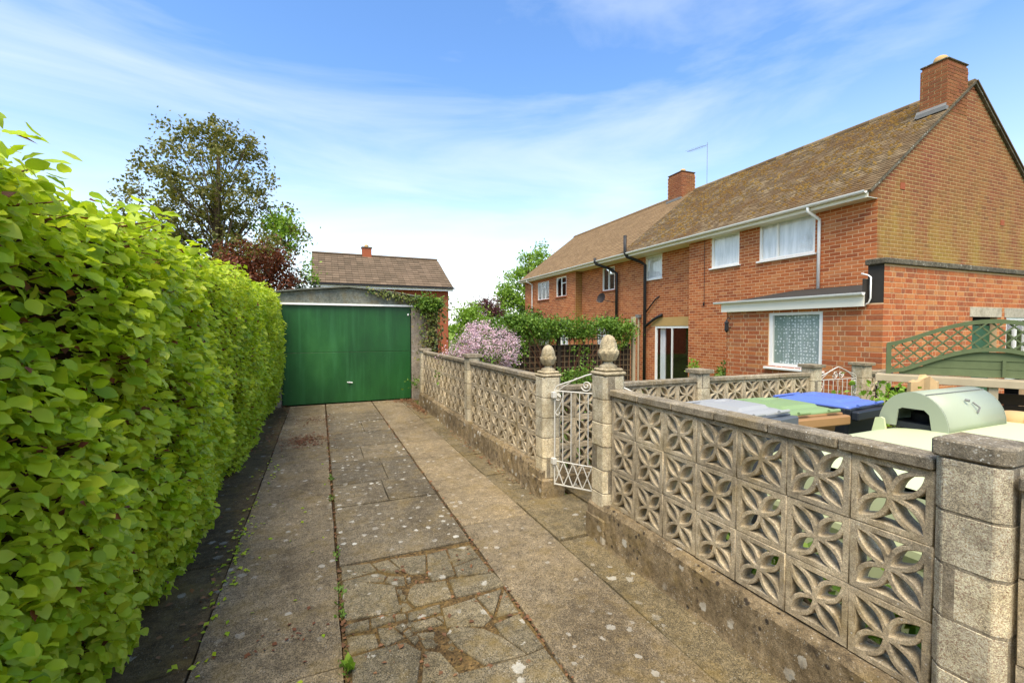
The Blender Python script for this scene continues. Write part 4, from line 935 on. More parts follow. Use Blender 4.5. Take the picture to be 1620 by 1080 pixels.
# ================================================================== garage
ga = thing('garage', 'sectional concrete garage with green up-and-over door closing the end of the driveway', 'garage', (0.9, 10.75, 0))
GY = 10.72
gp = [(-0.95,2.2),(-0.95,2.44),(-0.3,2.52),(0.62,2.61),(1.5,2.53),(2.68,2.36),(2.68,2.2)]
MB().prism(gp, GY-.02, GY+.12, axis='y').build('gable_panel', 'fascia_grey', ga, bevel=.01)
m = MB(); 
for p, q in zip(gp[1:5], gp[2:6]): m.bar((p[0],GY+2.5,p[1]+.022),(q[0],GY+2.5,q[1]+.022),5.2,.03)
rf = m.build('roof', 'fascia_grey', ga)
MB().box((-0.95,GY-.045,2.205),(2.06,GY-.021,2.245)).build('white_trim', 'white_plastic', ga)
MB().box((2.02,GY-.03,-.05),(2.34,GY+.1,2.2)).build('concrete_post', 'garage_concrete', ga, bevel=.01); MB().box((2.345,GY-.025,-.05),(2.66,GY+.1,2.2)).build('concrete_panel', 'garage_concrete', ga, bevel=.01)
MB().box((-0.95,GY-.03,-.05),(-0.77,GY+.1,2.2)).build('concrete_post', 'garage_concrete', ga, bevel=.01)
for i in range(6):
    a = GY+.11+i*.82
    MB().box((2.56,a,-.05),(2.66,a+.81,2.33)).build('concrete_panel', 'garage_concrete', ga); MB().box((-.95,a,-.05),(-.85,a+.81,2.40)).build('concrete_panel', 'garage_concrete', ga)
MB().box((-.95,GY+5.0,-.05),(2.66,GY+5.1,2.4)).build('back_wall', 'garage_concrete', ga)
gd = MB().box((-.755,GY+.02,0.012),(2.005,GY+.05,1.148)).build('door', 'garage_green', ga, bevel=.004)
MB().box((-.755,GY+.024,1.154),(2.005,GY+.054,2.2)).build('door_panel', 'garage_green', gd, bevel=.004)
m = MB()
for i in range(7): x = -.755+.03+i*.45; m.box((x-.004,GY+.016,0.02),(x+.004,GY+.021,1.14))
m.build('door_ribs', 'garage_green', gd)
MB().box((-.768,GY-.005,0.0),(-.757,GY+.06,2.2)).build('door_frame', 'black_iron', ga); MB().box((2.007,GY-.005,0.0),(2.018,GY+.06,2.2)).build('door_frame', 'black_iron', ga)
h_ = MB().lathe([(.022,0),(.022,.01),(.01,.012),(.01,.03)], (0,0,0), 10); h_.v = [(v[0]+.62,GY+.02-v[2],v[1]+.46) for v in h_.v]; hd = h_.build('handle', 'steel', gd)
MB().bar((.56,GY-.018,.47),(.68,GY-.018,.455),.018,.02).build('handle_lever', 'white_plastic', hd)
MB().box((1.93,GY-.0,2.0),(1.965,GY+.02,2.04)).build('lock_catch', 'white_plastic', gd)

# ================================================================== house beyond the garage
bh = thing('brick_house', 'distant brick house with brown tiled roof seen above the green garage', 'house', (3.2, 25.5, 0))
ey, ez_, ry, rz2 = 24.0, 3.98, 27.5, 5.97; bx0, bx1 = -0.35, 6.82
MB().box((bx0+.2,ey+.3,-.4),(bx1-.15,ey+.32,3.9)).build('front_wall', 'brick_far', bh)
for x in (bx0+.2, bx1-.16): MB().prism([(ey+.3,-.4),(30.6,-.4),(30.6,3.9),(ry,rz2-.1),(ey+.3,3.9)], x-.01, x+.01, axis='x').build('gable_wall', 'brick_far', bh)
def sheet_tiles(parent, x0, x1, y0, z0, y1, z1, tw, gauge, th, mat):
    L_ = math.hypot(y1-y0, z1-z0); sy, sz = (y1-y0)/L_, (z1-z0)/L_; mb = MB(); n = int(L_/gauge)
    for r in range(n):
        s0, s1 = r*gauge, (r+1.1)*gauge; x = x0
        while x < x1-.01:
            c = min(x+tw, x1); j = random.uniform(0,.004)
            P = lambda xx, s_, h: (xx, y0+sy*s_-sz*h, z0+sz*s_+sy*h)
            mb.add([P(x+.004,s0,0),P(c-.004,s0,0),P(x+.004,s0,th+j),P(c-.004,s0,th+j),P(x+.004,s1,0),P(c-.004,s1,0)], [(0,1,3,2),(2,3,5,4),(0,2,4),(1,5,3)]); x += tw
    return mb
rfm = MB().add([(bx0,ey,ez_-.01),(bx1+.06,ey,ez_-.01),(bx1,ry,rz2-.01),(bx0,ry,rz2-.01)], [(0,1,2,3)]); rfm.add([(bx0,ry,rz2-.01),(bx1,ry,rz2-.01),(bx1,31,ez_),(bx0,31,ez_)], [(0,1,2,3)])
rfo = rfm.build('roof', 'felt', bh)
sheet_tiles(bh, bx0, bx1+.03, ey, ez_, ry, rz2, 0.33, 0.30, .03, 'roof_far').build('tiles', 'roof_far', rfo, stuff=True)
MB().bar((bx0,ry,rz2+.03),(bx1,ry,rz2+.03),.22,.08).build('ridge_tiles', 'roof_far', rfo)
MB().box((bx0,ey-.09,ez_-.10),(bx1+.1,ey-.01,ez_-.02)).build('gutter', 'black_iron', bh); MB().box((bx0+.1,ey+.0,ez_-.22),(bx1+.03,ey+.03,ez_-.03)).build('fascia', 'white_plastic', bh)
MB().box((bx0-.03,ey,3.8),(bx0+.02,ey+.3,3.97)).build('bargeboard', 'white_plastic', bh)
cb = MB().box((2.35,ry-.15,5.7),(2.86,ry+.3,6.42)).build('chimney', 'brick_far', rfo); MB().box((2.31,ry-.19,6.42),(2.9,ry+.34,6.48)).build('chimney_cap', 'string_stone', cb); MB().lathe([(.12,0),(.12,.12),(.06,.17)], (2.6,ry+.08,6.48), 10).build('chimney_pot', 'clay', cb)
# ================================================================== bins
def bin_(label, x, y, rz, body, lid, z1=0.98, wid=0.56, dep=0.62, zoff=-0.04):
    """wheelie bin, hinge and handle on the side at local -y"""
    g = thing('wheelie_bin', label, 'bin', (x, y, zoff), rz, group='wheelie bins behind the near wall')
    n_t, n_b = 1.0, 0.8; hw, hd = wid/2, dep/2
    m = MB(); m.v = [(sx*hw*k, sy*hd*k+oy, z) for k, z, oy in ((.8,.06,.03),(1,z1-.09,0)) for sx, sy in ((-1,-1),(1,-1),(1,1),(-1,1))]
    m.f = [(3,2,1,0),(0,1,5,4),(1,2,6,5),(2,3,7,6),(3,0,4,7)]; m.build('body', body, g, bevel=.02)
    m = MB(); r = [(hw+.025),(hd+.025)]
    m.box((-hw-.025,-hd-.025,z1-.105),(hw+.025,-hd+.02,z1-.015)); m.box((-hw-.025,hd-.02,z1-.105),(hw+.025,hd+.025,z1-.015)); m.box((-hw-.024,-hd+.02,z1-.104),(-hw+.02,hd-.02,z1-.016)); m.box((hw-.02,-hd+.02,z1-.104),(hw+.024,hd-.02,z1-.016))
    m.build('rim', body, g, bevel=.006)
    m = MB(); nx_, ny_ = 20, 20
    for i in range(nx_+1):
        for j in range(ny_+1):
            u, v = -1+2*i/nx_, -1+2*j/ny_; e_ = min(1, (1-max(abs(u),abs(v)))*5); pan = .022 if max(abs(u),abs(v)) < .66 and not (abs(u) < .3 and .2 < v < .5) else 0
            m.v.append((u*(hw+.008), v*(hd+.008), z1-.010+.024*e_**.5+.012*(1-v*v)*(1-u*u)+pan))
    m.f = [(i*(ny_+1)+j,(i+1)*(ny_+1)+j,(i+1)*(ny_+1)+j+1,i*(ny_+1)+j+1) for i in range(nx_) for j in range(ny_)]
    ld = m.build('lid', lid, g, smooth=False); autosmooth(ld, 25)
    md = ld.modifiers.new('t', 'SOLIDIFY'); md.thickness = .012; md.offset = -1
    MB().tube([(-hw*.8,hd+.05,z1+.0),(hw*.8,hd+.05,z1+.0)], .013, 8).build('lid_grip', lid, g)
    MB().box((-hw-.03,-hd-.085,z1-.105),(hw+.03,-hd-.028,z1-.028)).build('handle', body, g, bevel=.01)
    for sx in (-.6,.6): MB().tube([(sx*hw-.06,-hd-.045,z1+.012),(sx*hw+.06,-hd-.045,z1+.012)], .013, 8).build('lid_hinge', lid, g)
    for sx in (-1,1):
        wh = MB().tube([(sx*hw*.82,-hd*.8-.02,.1),(sx*hw*.82+sx*.05,-hd*.8-.02,.1)], .1, 16).build('wheel', 'rubber', g); MB().tube([(sx*hw*.82+sx*.051,-hd*.8-.02,.1),(sx*hw*.82+sx*.056,-hd*.8-.02,.1)], .05, 12).build('hub', body, wh)
    return g
bin_('wheelie bin with flat grey lid, nearest of three beside the screen wall', 3.06, 2.56, R(4), 'bin_grey', 'lid_grey', 1.08, .5, .56)
bin_('brown wheelie bin with pale green lid standing between the grey and blue lids', 3.68, 2.6, R(-4), 'bin_brown', 'lid_green', 1.045)
bin_('black wheelie bin with bright blue lid in front of the back gate', 4.42, 2.66, R(6), 'bin_black', 'lid_blue', 1.045)

# ================================================================== oil tank
tk = thing('oil_tank', 'pale green plastic heating oil tank with grey-green half-round hood behind the near wall', 'tank', (4.2, 1.45, -.05))
tx0, tx1, ty0, ty1, tz = 2.85, 5.45, 0.85, 2.12, 0.90
m = MB(); nu, nv = 28, 18
for i in range(nu+1):
    for j in range(nv+1):
        u, v = -1+2*i/nu, -1+2*j/nv; e_ = max(abs(u)**5, abs(v)**5); x = (tx0+tx1)/2+u*(tx1-tx0)/2; y = (ty0+ty1)/2+v*(ty1-ty0)/2
        m.v.append((x, y, tz+.06*(1-v*v)*(1-.3*u*u)-.1*e_**1.4))
m.f = [(i*(nv+1)+j,(i+1)*(nv+1)+j,(i+1)*(nv+1)+j+1,i*(nv+1)+j+1) for i in range(nu) for j in range(nv)]
m.build('tank_top', 'tank_green', tk, smooth=True)
rib = [(0.0,-.05),(.0,.1),(.03,.18),(.0,.26),(.0,.42),(.03,.5),(.0,.58),(.0,.74),(-.0,tz-.1)]
m = MB(); loop = lambda d: [(tx0-d,ty0-d),(tx1+d,ty0-d),(tx1+d,ty1+d),(tx0-d,ty1+d)]
for d, z in rib: m.v += [(x,y,z) for x, y in loop(d)]
for i in range(len(rib)-1):
    for j in range(4): m.f.append((i*4+j,i*4+(j+1)%4,(i+1)*4+(j+1)%4,(i+1)*4+j))
m.f.append((3,2,1,0)); m.build('tank_body', 'tank_green', tk, bevel=.02)
# half-round hood, axis along x, open notch in the end facing the drive
hx0, hx1, hy, hr, hz_ = 3.98, 4.82, 1.79, 0.205, 0.955
def hprof(n=20): return [(hy+hr*1.02*math.cos(a), hz_+hr*1.28*math.sin(a)) for a in np.linspace(0, math.pi, n)]
P_ = hprof(); m = MB()
m.v = [(x,p[0],p[1]) for x in (hx0,hx1) for p in P_]; k = len(P_); m.f = [(i,i+1,k+i+1,k+i) for i in range(k-1)]
hood = m.build('hood', 'hood_green', tk, smooth=True); sm = hood.modifiers.new('t','SOLIDIFY'); sm.thickness = .012; sm.offset = -1
MB().prism(P_, hx1-.012, hx1+.004, axis='x').build('hood_back', 'hood_green', hood)
notch = [(hy+.10,hz_),(hy+.085,hz_+.125),(hy+.06,hz_+.14),(hy-.07,hz_+.14),(hy-.10,hz_+.11),(hy-.115,hz_)]
outer = P_; m = MB()
face = outer + notch[::-1]      # ring polygon: arc then notch back
m.prism(face, hx0-.006, hx0+.008, axis='x').build('hood_face', 'hood_green', hood)
MB().box((hx0+.02,hy-.15,hz_-.01),(hx0+.3,hy+.15,hz_+.03)).build('inspection_cover', 'bin_black', tk); autosmooth(MB().lathe([(.09,0),(.09,.07),(.07,.085),(.02,.09)], (hx0+.2,hy+.0,hz_+.02), 16).build('filler_cap', 'rubber', tk), 40)
MB().bar((hx0+.0,hy-.075,hz_+hr*1.28*.93+.006),(hx1+.0,hy-.075,hz_+hr*1.28*.93+.006),.004,.006).build('hood_seam', 'lead', hood)
m = MB(); m.tube([(hx0+.36,hy-.15,hz_+.205),(hx0+.36,hy-.175,hz_+.20)], .01, 6); m.tube([(hx0+.43,hy-.165,hz_+.185),(hx0+.445,hy-.20,hz_+.15),(hx0+.43,hy-.195,hz_+.11)], .007, 6); m.build('hasp', 'lead', hood)
m = MB().prism([(1.92,.88),(2.02,.88),(1.995,1.0),(1.96,1.01),(1.94,1.0)], 3.92, 3.94, axis='x'); m.build('lifting_lug', 'tank_green', tk)
MB().prism([(1.16,.9),(1.26,.9),(1.24,1.0),(1.18,1.0)], 4.9, 4.92, axis='x').build('lifting_lug', 'tank_green', tk)
autosmooth(MB().lathe([(.13,0),(.13,.03),(.115,.06),(.07,.085),(.004,.09)], (5.12,1.62,.93), 20).build('vent_cap', 'clay', tk), 40); m = MB().tube([(5.0,1.52,.97),(5.25,1.42,.97),(5.4,1.36,.93)], .03, 8).build('vent_pipe', 'clay', tk, smooth=True)

# ================================================================== lattice-topped panel on a timber frame
A0 = Vector((6.95, 3.42, 0)); dv = Vector((0.5, -0.866, 0)); nv_ = Vector((-0.866, -0.5, 0)); PW = 1.95
fp = thing('fence_panel', 'green stained omega fence panel with arched diamond lattice top', 'fence', tuple(A0))
def FP(u, z, d=0.0): q = A0+dv*u+nv_*d; return (q.x, q.y, z)
def topz(u): f = u/PW; return 1.47+.30*(math.sin(math.pi*min(1,max(0,f)))**1.35)
def botz(u): f = u/PW; return 1.13+.30*(math.sin(math.pi*min(1,max(0,(f-.06)/.88)))**1.2)
def ribbon(fn, wd, dp, nm, u0=0, u1=PW, n=24):
    m = MB(); us = [u0+(u1-u0)*i/n for i in range(n+1)]
    for u in us:
        z = fn(u); m.v += [FP(u,z-wd/2,-dp/2),FP(u,z+wd/2,-dp/2),FP(u,z+wd/2,dp/2),FP(u,z-wd/2,dp/2)]
    for i in range(n):
        for j in range(4): m.f.append((i*4+j,i*4+(j+1)%4,(i+1)*4+(j+1)%4,(i+1)*4+j))
    m.f += [(0,1,2,3),tuple(n*4+j for j in (3,2,1,0))]; return m.build(nm, 'green_timber', fp)
ribbon(topz, .05, .05, 'top_rail'); ribbon(botz, .05, .045, 'arched_rail')
for u in (0.02, PW-.02): MB().bar(FP(u,1.05),FP(u,topz(u)+.01),.055,.05,up=tuple(dv)).build('stile', 'green_timber', fp)
for sgn, dep in ((1,.008),(-1,-.008)):
    for i in range(-6, 24):
        pts = []
        for s_ in np.linspace(0, 1, 40):
            u = i*.135 + sgn*s_*.75 + (0 if sgn > 0 else .4); z = 1.1+s_*.75
            if 0.03 < u < PW-.03 and botz(u)+.01 < z < topz(u)-.01: pts.append((u,z))
        if len(pts) > 1: MB().bar(FP(*pts[0],dep),FP(*pts[-1],dep),.016,.032,up=tuple(nv_)).build('lattice_slat', 'green_timber', fp)
for i in range(4):                   # overlapping boards under the arched rail
    z0 = 1.09+i*.10; us = [PW*k/60 for k in range(61) if botz(PW*k/60)-.02 > z0+.02]
    if len(us) < 2: continue
    u0, u1 = us[0], us[-1]; zt = lambda u: min(z0+.105, botz(u)-.015)
    m = MB(); n = 16
    for k in range(n+1):
        u = u0+(u1-u0)*k/n; m.v += [FP(u,z0,-.005-.004*(i%2)),FP(u,max(z0+.004, zt(u)),-.014),FP(u,max(z0+.004,zt(u)),-.022),FP(u,z0,-.017-.004*(i%2))]
    for k in range(n):
        for j in range(4): m.f.append((k*4+j,k*4+(j+1)%4,(k+1)*4+(j+1)%4,(k+1)*4+j))
    m.build('board', 'green_timber', fp)
MB().bar(FP(PW*.55,1.1,.0),FP(PW*.55,1.30,.0),.03,.03,up=tuple(dv)).build('batten', 'green_timber', fp)
tf = thing('timber_frame', 'low frame of weathered pale timber below the green lattice panel', 'timber', tuple(A0+nv_*.12))
for z, d_, w_ in ((1.035, .10, .09),): MB().bar(FP(-.12,z,d_),FP(PW+.5,z-.02,d_),.05,w_).build('beam', 'weathered_timber', tf, bevel=.005)
MB().bar(FP(-.1,1.075,.02),FP(PW+.5,1.06,.02),.2,.02).build('top_board', 'weathered_timber', tf)
for u in (-.05, PW*.5, PW+.3): MB().bar(FP(u,-.4,.05),FP(u,1.0,.05),.08,.08,up=tuple(dv)).build('post', 'weathered_timber', tf)
for i in range(9): MB().bar(FP(-.1,-.3+i*.14,-.2),FP(PW+.5,-.3+i*.14,-.2),.02,.134).build('board', 'dark_wood', tf)  # backing boards; the shade of the gap under the beam is put into their colour
# broken pale stump resting before the beam
stp = thing('tree_stump', 'broken pale wood stump standing in front of the weathered timber beam', 'stump', (6.35, 2.75, -.3))
m = MB(); nn = 14
for i in range(8):
    z = -.3+i*.2 if i < 7 else 1.1
    for j in range(nn):
        a = 2*math.pi*j/nn; r_ = .16+.035*math.sin(3*a+.5)+random.uniform(-.012,.012)-.008*i
        m.v.append((6.35+r_*math.cos(a)*1.25, 2.75+r_*math.sin(a), z+(random.uniform(-.05,.03)+.03*math.sin(2*a) if i == 7 else 0)))
for i in range(7):
    for j in range(nn): m.f.append((i*nn+j,i*nn+(j+1)%nn,(i+1)*nn+(j+1)%nn,(i+1)*nn+j))
m.f.append(tuple(7*nn+j for j in range(nn))); m.build('trunk', 'bark_pale', stp)

# ================================================================== trellis fence
tr = thing('trellis_fence', 'dark brown fence with square trellis carrying the climbing shrub in front of the houses', 'fence', (5.2, 9.0, -.4))
TX0, TX1, TY = 3.05, 7.2, 9.0
for i in range(28):
    a = TX0+(TX1-TX0)*i/28; MB().box((a+.003,TY+.05+(i%2)*.012,-.4),(a+.146,TY+.064+(i%2)*.012,1.3)).build('board', 'dark_wood', tr)
for i in range(33): x = TX0+(TX1-TX0)*i/32; MB().box((x-.009,TY-.012,-.2),(x+.009,TY,1.72)).build('lath', 'trellis_wood', tr)
for i in range(14): z = .0+i*.13; MB().box((TX0,TY,z-.009),(TX1,TY+.012,z+.009)).build('lath', 'trellis_wood', tr)
for x in (TX0, 5.1, TX1+.06): MB().box((x-.04,TY-.02,-.4),(x+.04,TY+.06,1.98 if x > 7 else 1.8)).build('post', 'weathered_timber' if x > 7 else 'dark_wood', tr)

# ================================================================== foliage
def crown_pts(blobs, nclump, per, size, cr_, flat=0.8):
    P = []; tot = sum(b_[3]*b_[4]*b_[5] for b_ in blobs); ctrs = []
    for b_ in blobs:
        n = max(2, int(nclump*b_[3]*b_[4]*b_[5]/tot)); d = rdir(n); r_ = rng.uniform(0.25, 1, n)**0.5
        ctrs.append(np.array(b_[:3])+d*r_[:,None]*np.array(b_[3:6]))
    ctrs = np.concatenate(ctrs)
    off = rng.normal(size=(len(ctrs), per, 3))*cr_*np.array([1,1,flat])*rng.uniform(.6,1.3,(len(ctrs),1,1))
    P = (ctrs[:,None,:]+off).reshape(-1,3); n = len(P); D = rdir(n)+np.array([0,0,-.25]); N = rdir(n)*.8+np.array([0,0,.8])
    return ctrs, P, D, N, rng.uniform(size*.7, size*1.3, n)
def plant(name, label, cat, base, blobs, nclump, per, size, cr_, mat, trunk=None, stems=0, tm=LEAF_LO, extra=None, group=None, bark='bark', limb=0.03):
    g = thing(name, label, cat, base, group=group); ctrs, *pk = crown_pts(blobs, nclump, per, size, cr_)
    leaves('crown', mat, g, *pk, tm)
    m = MB(); bv = Vector(base)
    if trunk:
        th, r0 = trunk; top = Vector((base[0]+random.uniform(-.1,.1), base[1], base[2]+th)); tp = [bv, bv.lerp(top,.35)+Vector((.04,0,0)), bv.lerp(top,.7)-Vector((.05,0,0)), top]
        m.tube(tp, [r0, r0*.85, r0*.6, r0*.12], 9); sel = ctrs[rng.permutation(len(ctrs))[:stems]]
        for c in sel:
            q = Vector(c); dz = q.z-base[2]; f = min(.9, max(.22, dz/th-.22)); p = bv.lerp(top, f); mid = p.lerp(q,.5)+Vector((0,0,-.06*(q-p).length+random.uniform(-.08,.08)))
            m.tube([p, mid, q], [limb*(1.2-f), limb*.6*(1.2-f), .006], 5)
    else:
        for c in ctrs[rng.permutation(len(ctrs))[:max(stems, 6)]]:
            q = Vector(c); p = bv+Vector((random.uniform(-.1,.1), random.uniform(-.1,.1), 0)); m.tube([p, p.lerp(q,.55)+Vector((0,0,.1)), q], [limb*.6, limb*.4, .004], 5)
    m.build('trunk', bark, g, smooth=True)
    if extra:
        for b2, nc, pr_, sz, c2, m2, nm in extra:
            _, *pk2 = crown_pts(b2, nc, pr_, sz, c2); leaves(nm, m2, g, *pk2, tm)
    return g
plant('holly_tree', 'tall open-branched evergreen tree with small olive leaves rising behind the hedge', 'tree', (-2.75,15.5,-.3),
   [(-2.8,15.5,6.1,1.75,1.5,1.75),(-3.9,15.5,5.0,1.3,1.1,1.4),(-1.6,15.5,4.7,1.4,1.0,1.2),(-4.3,15.5,3.8,1.1,1.0,1.0),(-2.7,15.5,3.6,1.5,1.2,1.0),(-2.7,15.4,7.4,.75,.7,.6)], 270, 66, 0.10, .135, 'leaf_holly', trunk=(7.3,.2), stems=95, limb=.06, tm=LEAF_2,
   extra=[([(-1.0,15.3,4.6,.55,.5,.6)], 18, 60, .11, .2, 'leaf_light', 'crown')])
plant('copper_bush', 'copper brown leaved bush standing left of the garage roof', 'bush', (-1.5,12.6,-.2), [(-1.42,12.6,3.25,.78,.7,.78),(-1.05,12.6,2.7,.5,.6,.7),(-1.9,12.6,3.0,.6,.6,.6),(-1.7,12.6,2.2,.7,.7,.8)], 150, 75, .078, .12, 'leaf_copper', trunk=(3.2,.07), stems=24, tm=LEAF_2,
   extra=[([(-1.3,12.4,3.6,.7,.5,.35)], 14, 50, .07, .12, 'leaf_holly', 'crown')])
plant('evergreen_shrub', 'dark evergreen shrub squeezed between copper bush and distant house', 'bush', (-.55,13.2,-.2), [(-.5,13.2,2.9,.33,.4,.55),(-.45,13.2,2.1,.4,.4,.6)], 34, 45, .075, .11, 'leaf_dark', trunk=(3.1,.05), stems=14, tm=LEAF_2,
   extra=[([(-.25,13.0,3.2,.25,.2,.35)], 7, 30, .07, .09, 'leaf_light', 'crown')])
plant('broadleaf_tree', 'tall pale green tree behind the far end of the brick houses', 'tree', (15.2,31.5,-.4), [(15.8,31.5,6.4,1.7,1.4,1.9),(14.3,31.5,4.6,1.6,1.4,1.7),(13.7,31.5,3.4,1.4,1.2,1.4),(17.2,31.5,5.0,2.2,1.5,2.0)], 190, 60, .2, .26, 'leaf_light', trunk=(7.8,.22), stems=50, limb=.08, tm=LEAF_2)
plant('purple_tree', 'small purple leaved tree in the gap left of the brick houses', 'tree', (9.6,26.5,-.4), [(9.6,26.5,2.6,1.1,.8,.9),(10.2,26.5,3.1,.6,.6,.6)], 50, 50, .14, .2, 'leaf_purple', trunk=(3.3,.09), stems=16, tm=LEAF_2)
plant('clipped_yew', 'dark green clipped evergreen against the end of the far brick house', 'bush', (9.9,20.6,-.4), [(9.9,20.6,1.6,1.1,.8,1.1)], 80, 60, .1, .16, 'leaf_dark', stems=10, tm=LEAF_2)
plant('laurel_bush', 'yellow-green bush right beside the garage wall behind the blossom', 'bush', (4.35,13.4,-.4), [(4.4,13.4,1.7,.62,.5,.8),(4.25,13.4,2.25,.25,.3,.35)], 60, 50, .085, .13, 'leaf_light', stems=8, tm=LEAF_2)
plant('garden_tree', 'rounded mid-green bush behind the left end of the trellis', 'bush', (5.2,11.0,-.4), [(4.95,11.0,1.5,.75,.6,.55)], 70, 60, .08, .13, 'leaf_green', stems=8, tm=LEAF_2)
# blossom shrub by the far wall
plant('blossom_shrub', 'pale pink blossoming shrub leaning over the far end of the screen wall', 'shrub', (2.9,8.3,-.1), [(2.95,8.25,1.15,.72,.55,.45),(2.6,8.2,.9,.5,.4,.4)], 55, 45, .06, .1, 'leaf_green', stems=16, tm=LEAF_2,
   extra=[([(3.0,8.05,1.32,.72,.5,.42),(2.85,8.2,1.68,.36,.3,.16),(2.6,8.2,1.15,.55,.4,.3),(3.42,8.1,1.2,.3,.3,.3)], 230, 42, .033, .055, 'blossom', 'blossom')])
# climber on the trellis
plant('climbing_shrub', 'thick green climber spilling over the trellis in front of the houses', 'climber', (5.2,8.95,-.35), [(3.85,8.95,1.72,.55,.28,.26),(4.7,8.95,1.70,.6,.28,.22),(5.5,8.95,1.70,.6,.28,.22),(6.3,8.95,1.70,.55,.28,.22),(6.9,8.95,1.66,.35,.25,.24)], 150, 70, .06, .095, 'leaf_green', stems=20, tm=LEAF_2, bark='twig', limb=.015,
   extra=[([(5.6,8.85,1.18,.18,.1,.12),(4.0,8.85,1.3,.2,.1,.2),(6.7,8.85,1.4,.3,.1,.2)], 16, 45, .06, .07, 'leaf_green', 'trailing_shoots')])
plant('garden_fern', 'bushy green plant seen between the two acorn finials', 'plant', (4.35,6.6,-.38), [(4.3,6.6,.85,.36,.3,.3),(4.0,6.6,.6,.4,.3,.4)], 46, 45, .05, .08, 'leaf_green', stems=10, tm=LEAF_2)
plant('potted_plant', 'light green plant growing in front of the glass doors behind the wall', 'plant', (9.6,9.6,-.4), [(9.75,9.4,.35,.2,.2,.4)], 9, 35, .09, .1, 'leaf_light', stems=6, tm=LEAF_2)
plant('garden_plant', 'low green plant at the foot of the house wall left of the lean-to', 'plant', (8.9,7.4,-.4), [(8.75,7.4,.55,.3,.25,.35)], 24, 35, .07, .09, 'leaf_green', stems=6, tm=LEAF_2)
plant('bramble_shrub', 'thin leafy shrub with yellow-green shoots between blue bin and timber frame', 'shrub', (6.1,3.0,-.35), [(6.05,3.05,.78,.38,.3,.26),(6.6,2.9,.85,.35,.25,.2),(5.7,3.1,.5,.4,.3,.4)], 34, 26, .075, .1, 'leaf_light', stems=20, tm=LEAF_LO, bark='twig', limb=.014)
plant('garden_weeds', 'rank green weeds growing behind the near screen wall', 'weeds', (2.5,1.2,-.05), [(2.5,.5,.35,.14,.8,.3),(2.5,1.5,.25,.12,.7,.22)], 40, 30, .07, .08, 'leaf_green', stems=14, tm=LEAF_LO)
# ivy on the garage
iv = thing('ivy', 'straggling ivy growing over the right corner of the garage', 'climber', (2.5, 10.62, 0))
n = 1500; f = rng.uniform(0,1,n)
def zt_(x): return 2.61-.30*np.abs(x-.62)/2.06
x = np.where(f < .42, rng.uniform(1.0, 2.75, n), rng.normal(2.5,.16,n)); z = np.where(f < .42, zt_(np.clip(x,.62,2.7))+rng.normal(.0,.05,n)-np.maximum(0,x-1.6)*.06, 2.42-rng.uniform(0,1,n)**1.7*1.5)
keep = (f >= .42) | (rng.uniform(0,1,n) < (x-.7)/1.6); x, z = x[keep], z[keep]; n = len(x)
P = np.stack([x, rng.normal(10.62,.035,n), z], 1); leaves('foliage', 'leaf_ivy', iv, P, np.stack([rng.normal(0,.6,n), rng.normal(-.5,.3,n), rng.normal(-.5,.5,n)],1), np.stack([rng.normal(0,.5,n), -np.ones(n), rng.normal(.5,.4,n)],1), rng.uniform(.05,.095,n), LEAF_LO)
n = 700; P = np.stack([rng.normal(2.42,.17,n), rng.normal(10.55,.07,n), 2.28+rng.normal(0,.1,n)],1); leaves('foliage', 'leaf_green', iv, P, rdir(n)+np.array([0,-.5,-.2]), rdir(n)+np.array([0,-.6,.6]), rng.uniform(.05,.09,n), LEAF_LO)
n = 90; P = np.stack([rng.normal(2.15,.16,n), rng.normal(10.45,.05,n), .42+rng.normal(0,.07,n)+0], 1); leaves('foliage', 'leaf_green', iv, P, rdir(n)+np.array([-.4,-.3,0]), rdir(n)+np.array([0,-.3,.8]), rng.uniform(.05,.08,n), LEAF_LO)
m = MB()
for i in range(26):
    xa = random.gauss(2.5,.1); pts = [(xa+random.gauss(0,.03), 10.66, z_) for z_ in np.linspace(.05, random.uniform(1.2,2.3), 8)]; m.tube(pts, [.009]*7+[.004], 5)
m.build('stems', 'twig', iv, stuff=True)
# litter, weeds in the joints
def scatter(name, label, cat, mat, P, size, tm=LEAF_2):
    o = mesh_obj(name, leaf_mesh(name, P, np.column_stack([rng.normal(size=len(P)), rng.normal(size=len(P)), rng.normal(0,.12,len(P))]), np.column_stack([rng.normal(0,.25,len(P)), rng.normal(0,.25,len(P)), np.ones(len(P))]), rng.uniform(size*.6, size*1.3, len(P)), tm), mat)
    o['kind'] = 'stuff'; tag(o, label, cat); return o
def pile(n, cx, cy, sx, sy, z=.008): return np.column_stack([rng.normal(cx,sx,n), rng.normal(cy,sy,n), z+np.abs(rng.normal(0,.006,n))])
P = np.concatenate([pile(700,1.9,9.5,.07,.5), pile(420,1.85,10.4,.18,.13), pile(260,-.72,9.6,.08,.8), pile(160,-.72,7.6,.1,.5), pile(60,1.93,6.3,.04,.6), pile(50,1.93,5,.03,.5), pile(40,-.72,3.4,.08,.6),
   np.column_stack([rng.choice([.1,1.088],420)+rng.normal(0,.008,420), rng.uniform(1.6,9.4,420), rng.uniform(-.012,.006,420)]), np.column_stack([rng.uniform(.15,1.05,230), rng.uniform(1.8,3.28,230), rng.uniform(-.02,.005,230)])])
scatter('leaf_litter', 'dry brown leaves gathered in the driveway joints and corners', 'leaves', 'leaf_litter', P, .034)
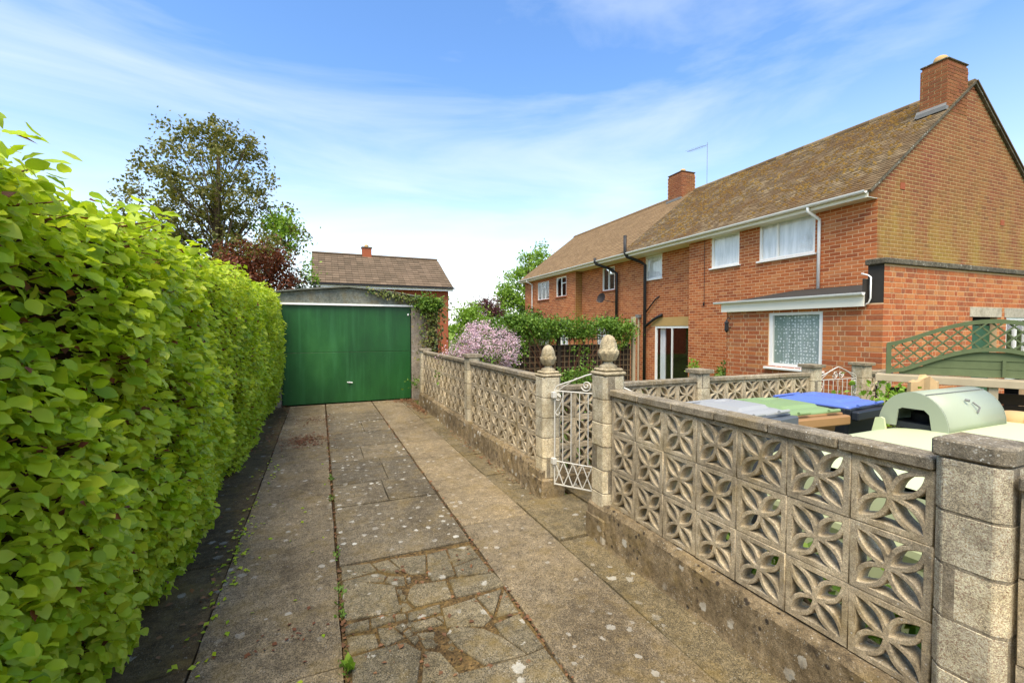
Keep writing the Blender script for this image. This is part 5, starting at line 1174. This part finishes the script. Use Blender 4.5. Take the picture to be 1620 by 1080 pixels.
P = np.concatenate([pile(650,-.22,7.3,.16,.22,.006), pile(220,-.15,8.9,.2,.25,.004), pile(26,-.2,2.65,.12,.1,.006)])
scatter('moss_debris', 'patch of dark crumbled debris on the left concrete strip', 'debris', 'twig', P, .03)
P = np.concatenate([np.column_stack([rng.normal(-.58,.07,90), rng.uniform(2.4,6.5,90), np.full(90,.012)]), np.column_stack([rng.uniform(-.6,.1,26), rng.uniform(2.2,7,26), np.full(26,.01)]), pile(60,-.6,3.9,.04,.35,.012)])
scatter('fallen_leaves', 'fresh green leaves dropped along the foot of the hedge', 'leaves', 'leaf_beech', P, .035, LEAF_LO)
P = np.concatenate([np.column_stack([np.full(160,.1)+rng.normal(0,.012,160), rng.choice([2.3,2.75,3.0,3.5,4.7,5.3],160)+rng.normal(0,.05,160), rng.uniform(0,.01,160)])])
o = mesh_obj('joint_weeds', leaf_mesh('joint_weeds', P, np.column_stack([rng.normal(0,.6,160), rng.normal(0,.6,160), np.full(160,.7)]), rdir(160), rng.uniform(.012,.035,160), LEAF_2), 'grass'); o['kind'] = 'stuff'; tag(o, 'small green weeds sprouting from the left driveway joint', 'weeds')
P = pile(16,.112,2.28,.008,.01,.0); wd_ = thing('dandelion', 'single bright green weed tuft in the driveway joint near the camera', 'weed', (.112,2.28,0)); leaves('blades', 'leaf_light', wd_, P, np.column_stack([rng.normal(0,.5,16), rng.normal(0,.5,16), np.full(16,.8)]), rdir(16), rng.uniform(.04,.075,16), LEAF_LO, stuff=False)
# distant wood along the horizon
n = 5200; a = rng.uniform(-1.3, 1.3, n)+.3; r_ = rng.normal(95, 7, n); P = np.column_stack([np.sin(a)*r_, np.cos(a)*r_, -.3+rng.uniform(0,1,n)**.8*(3.0+.8*np.sin(a*17)+.6*np.sin(a*41))])
o = mesh_obj('distant_woodland', leaf_mesh('distant_woodland', P, rdir(n), rdir(n)+np.array([0,0,.5]), rng.uniform(1.0,2.4,n), LEAF_LO), 'leaf_green'); o['kind'] = 'stuff'; tag(o, 'low green line of far woodland on the horizon', 'woodland')
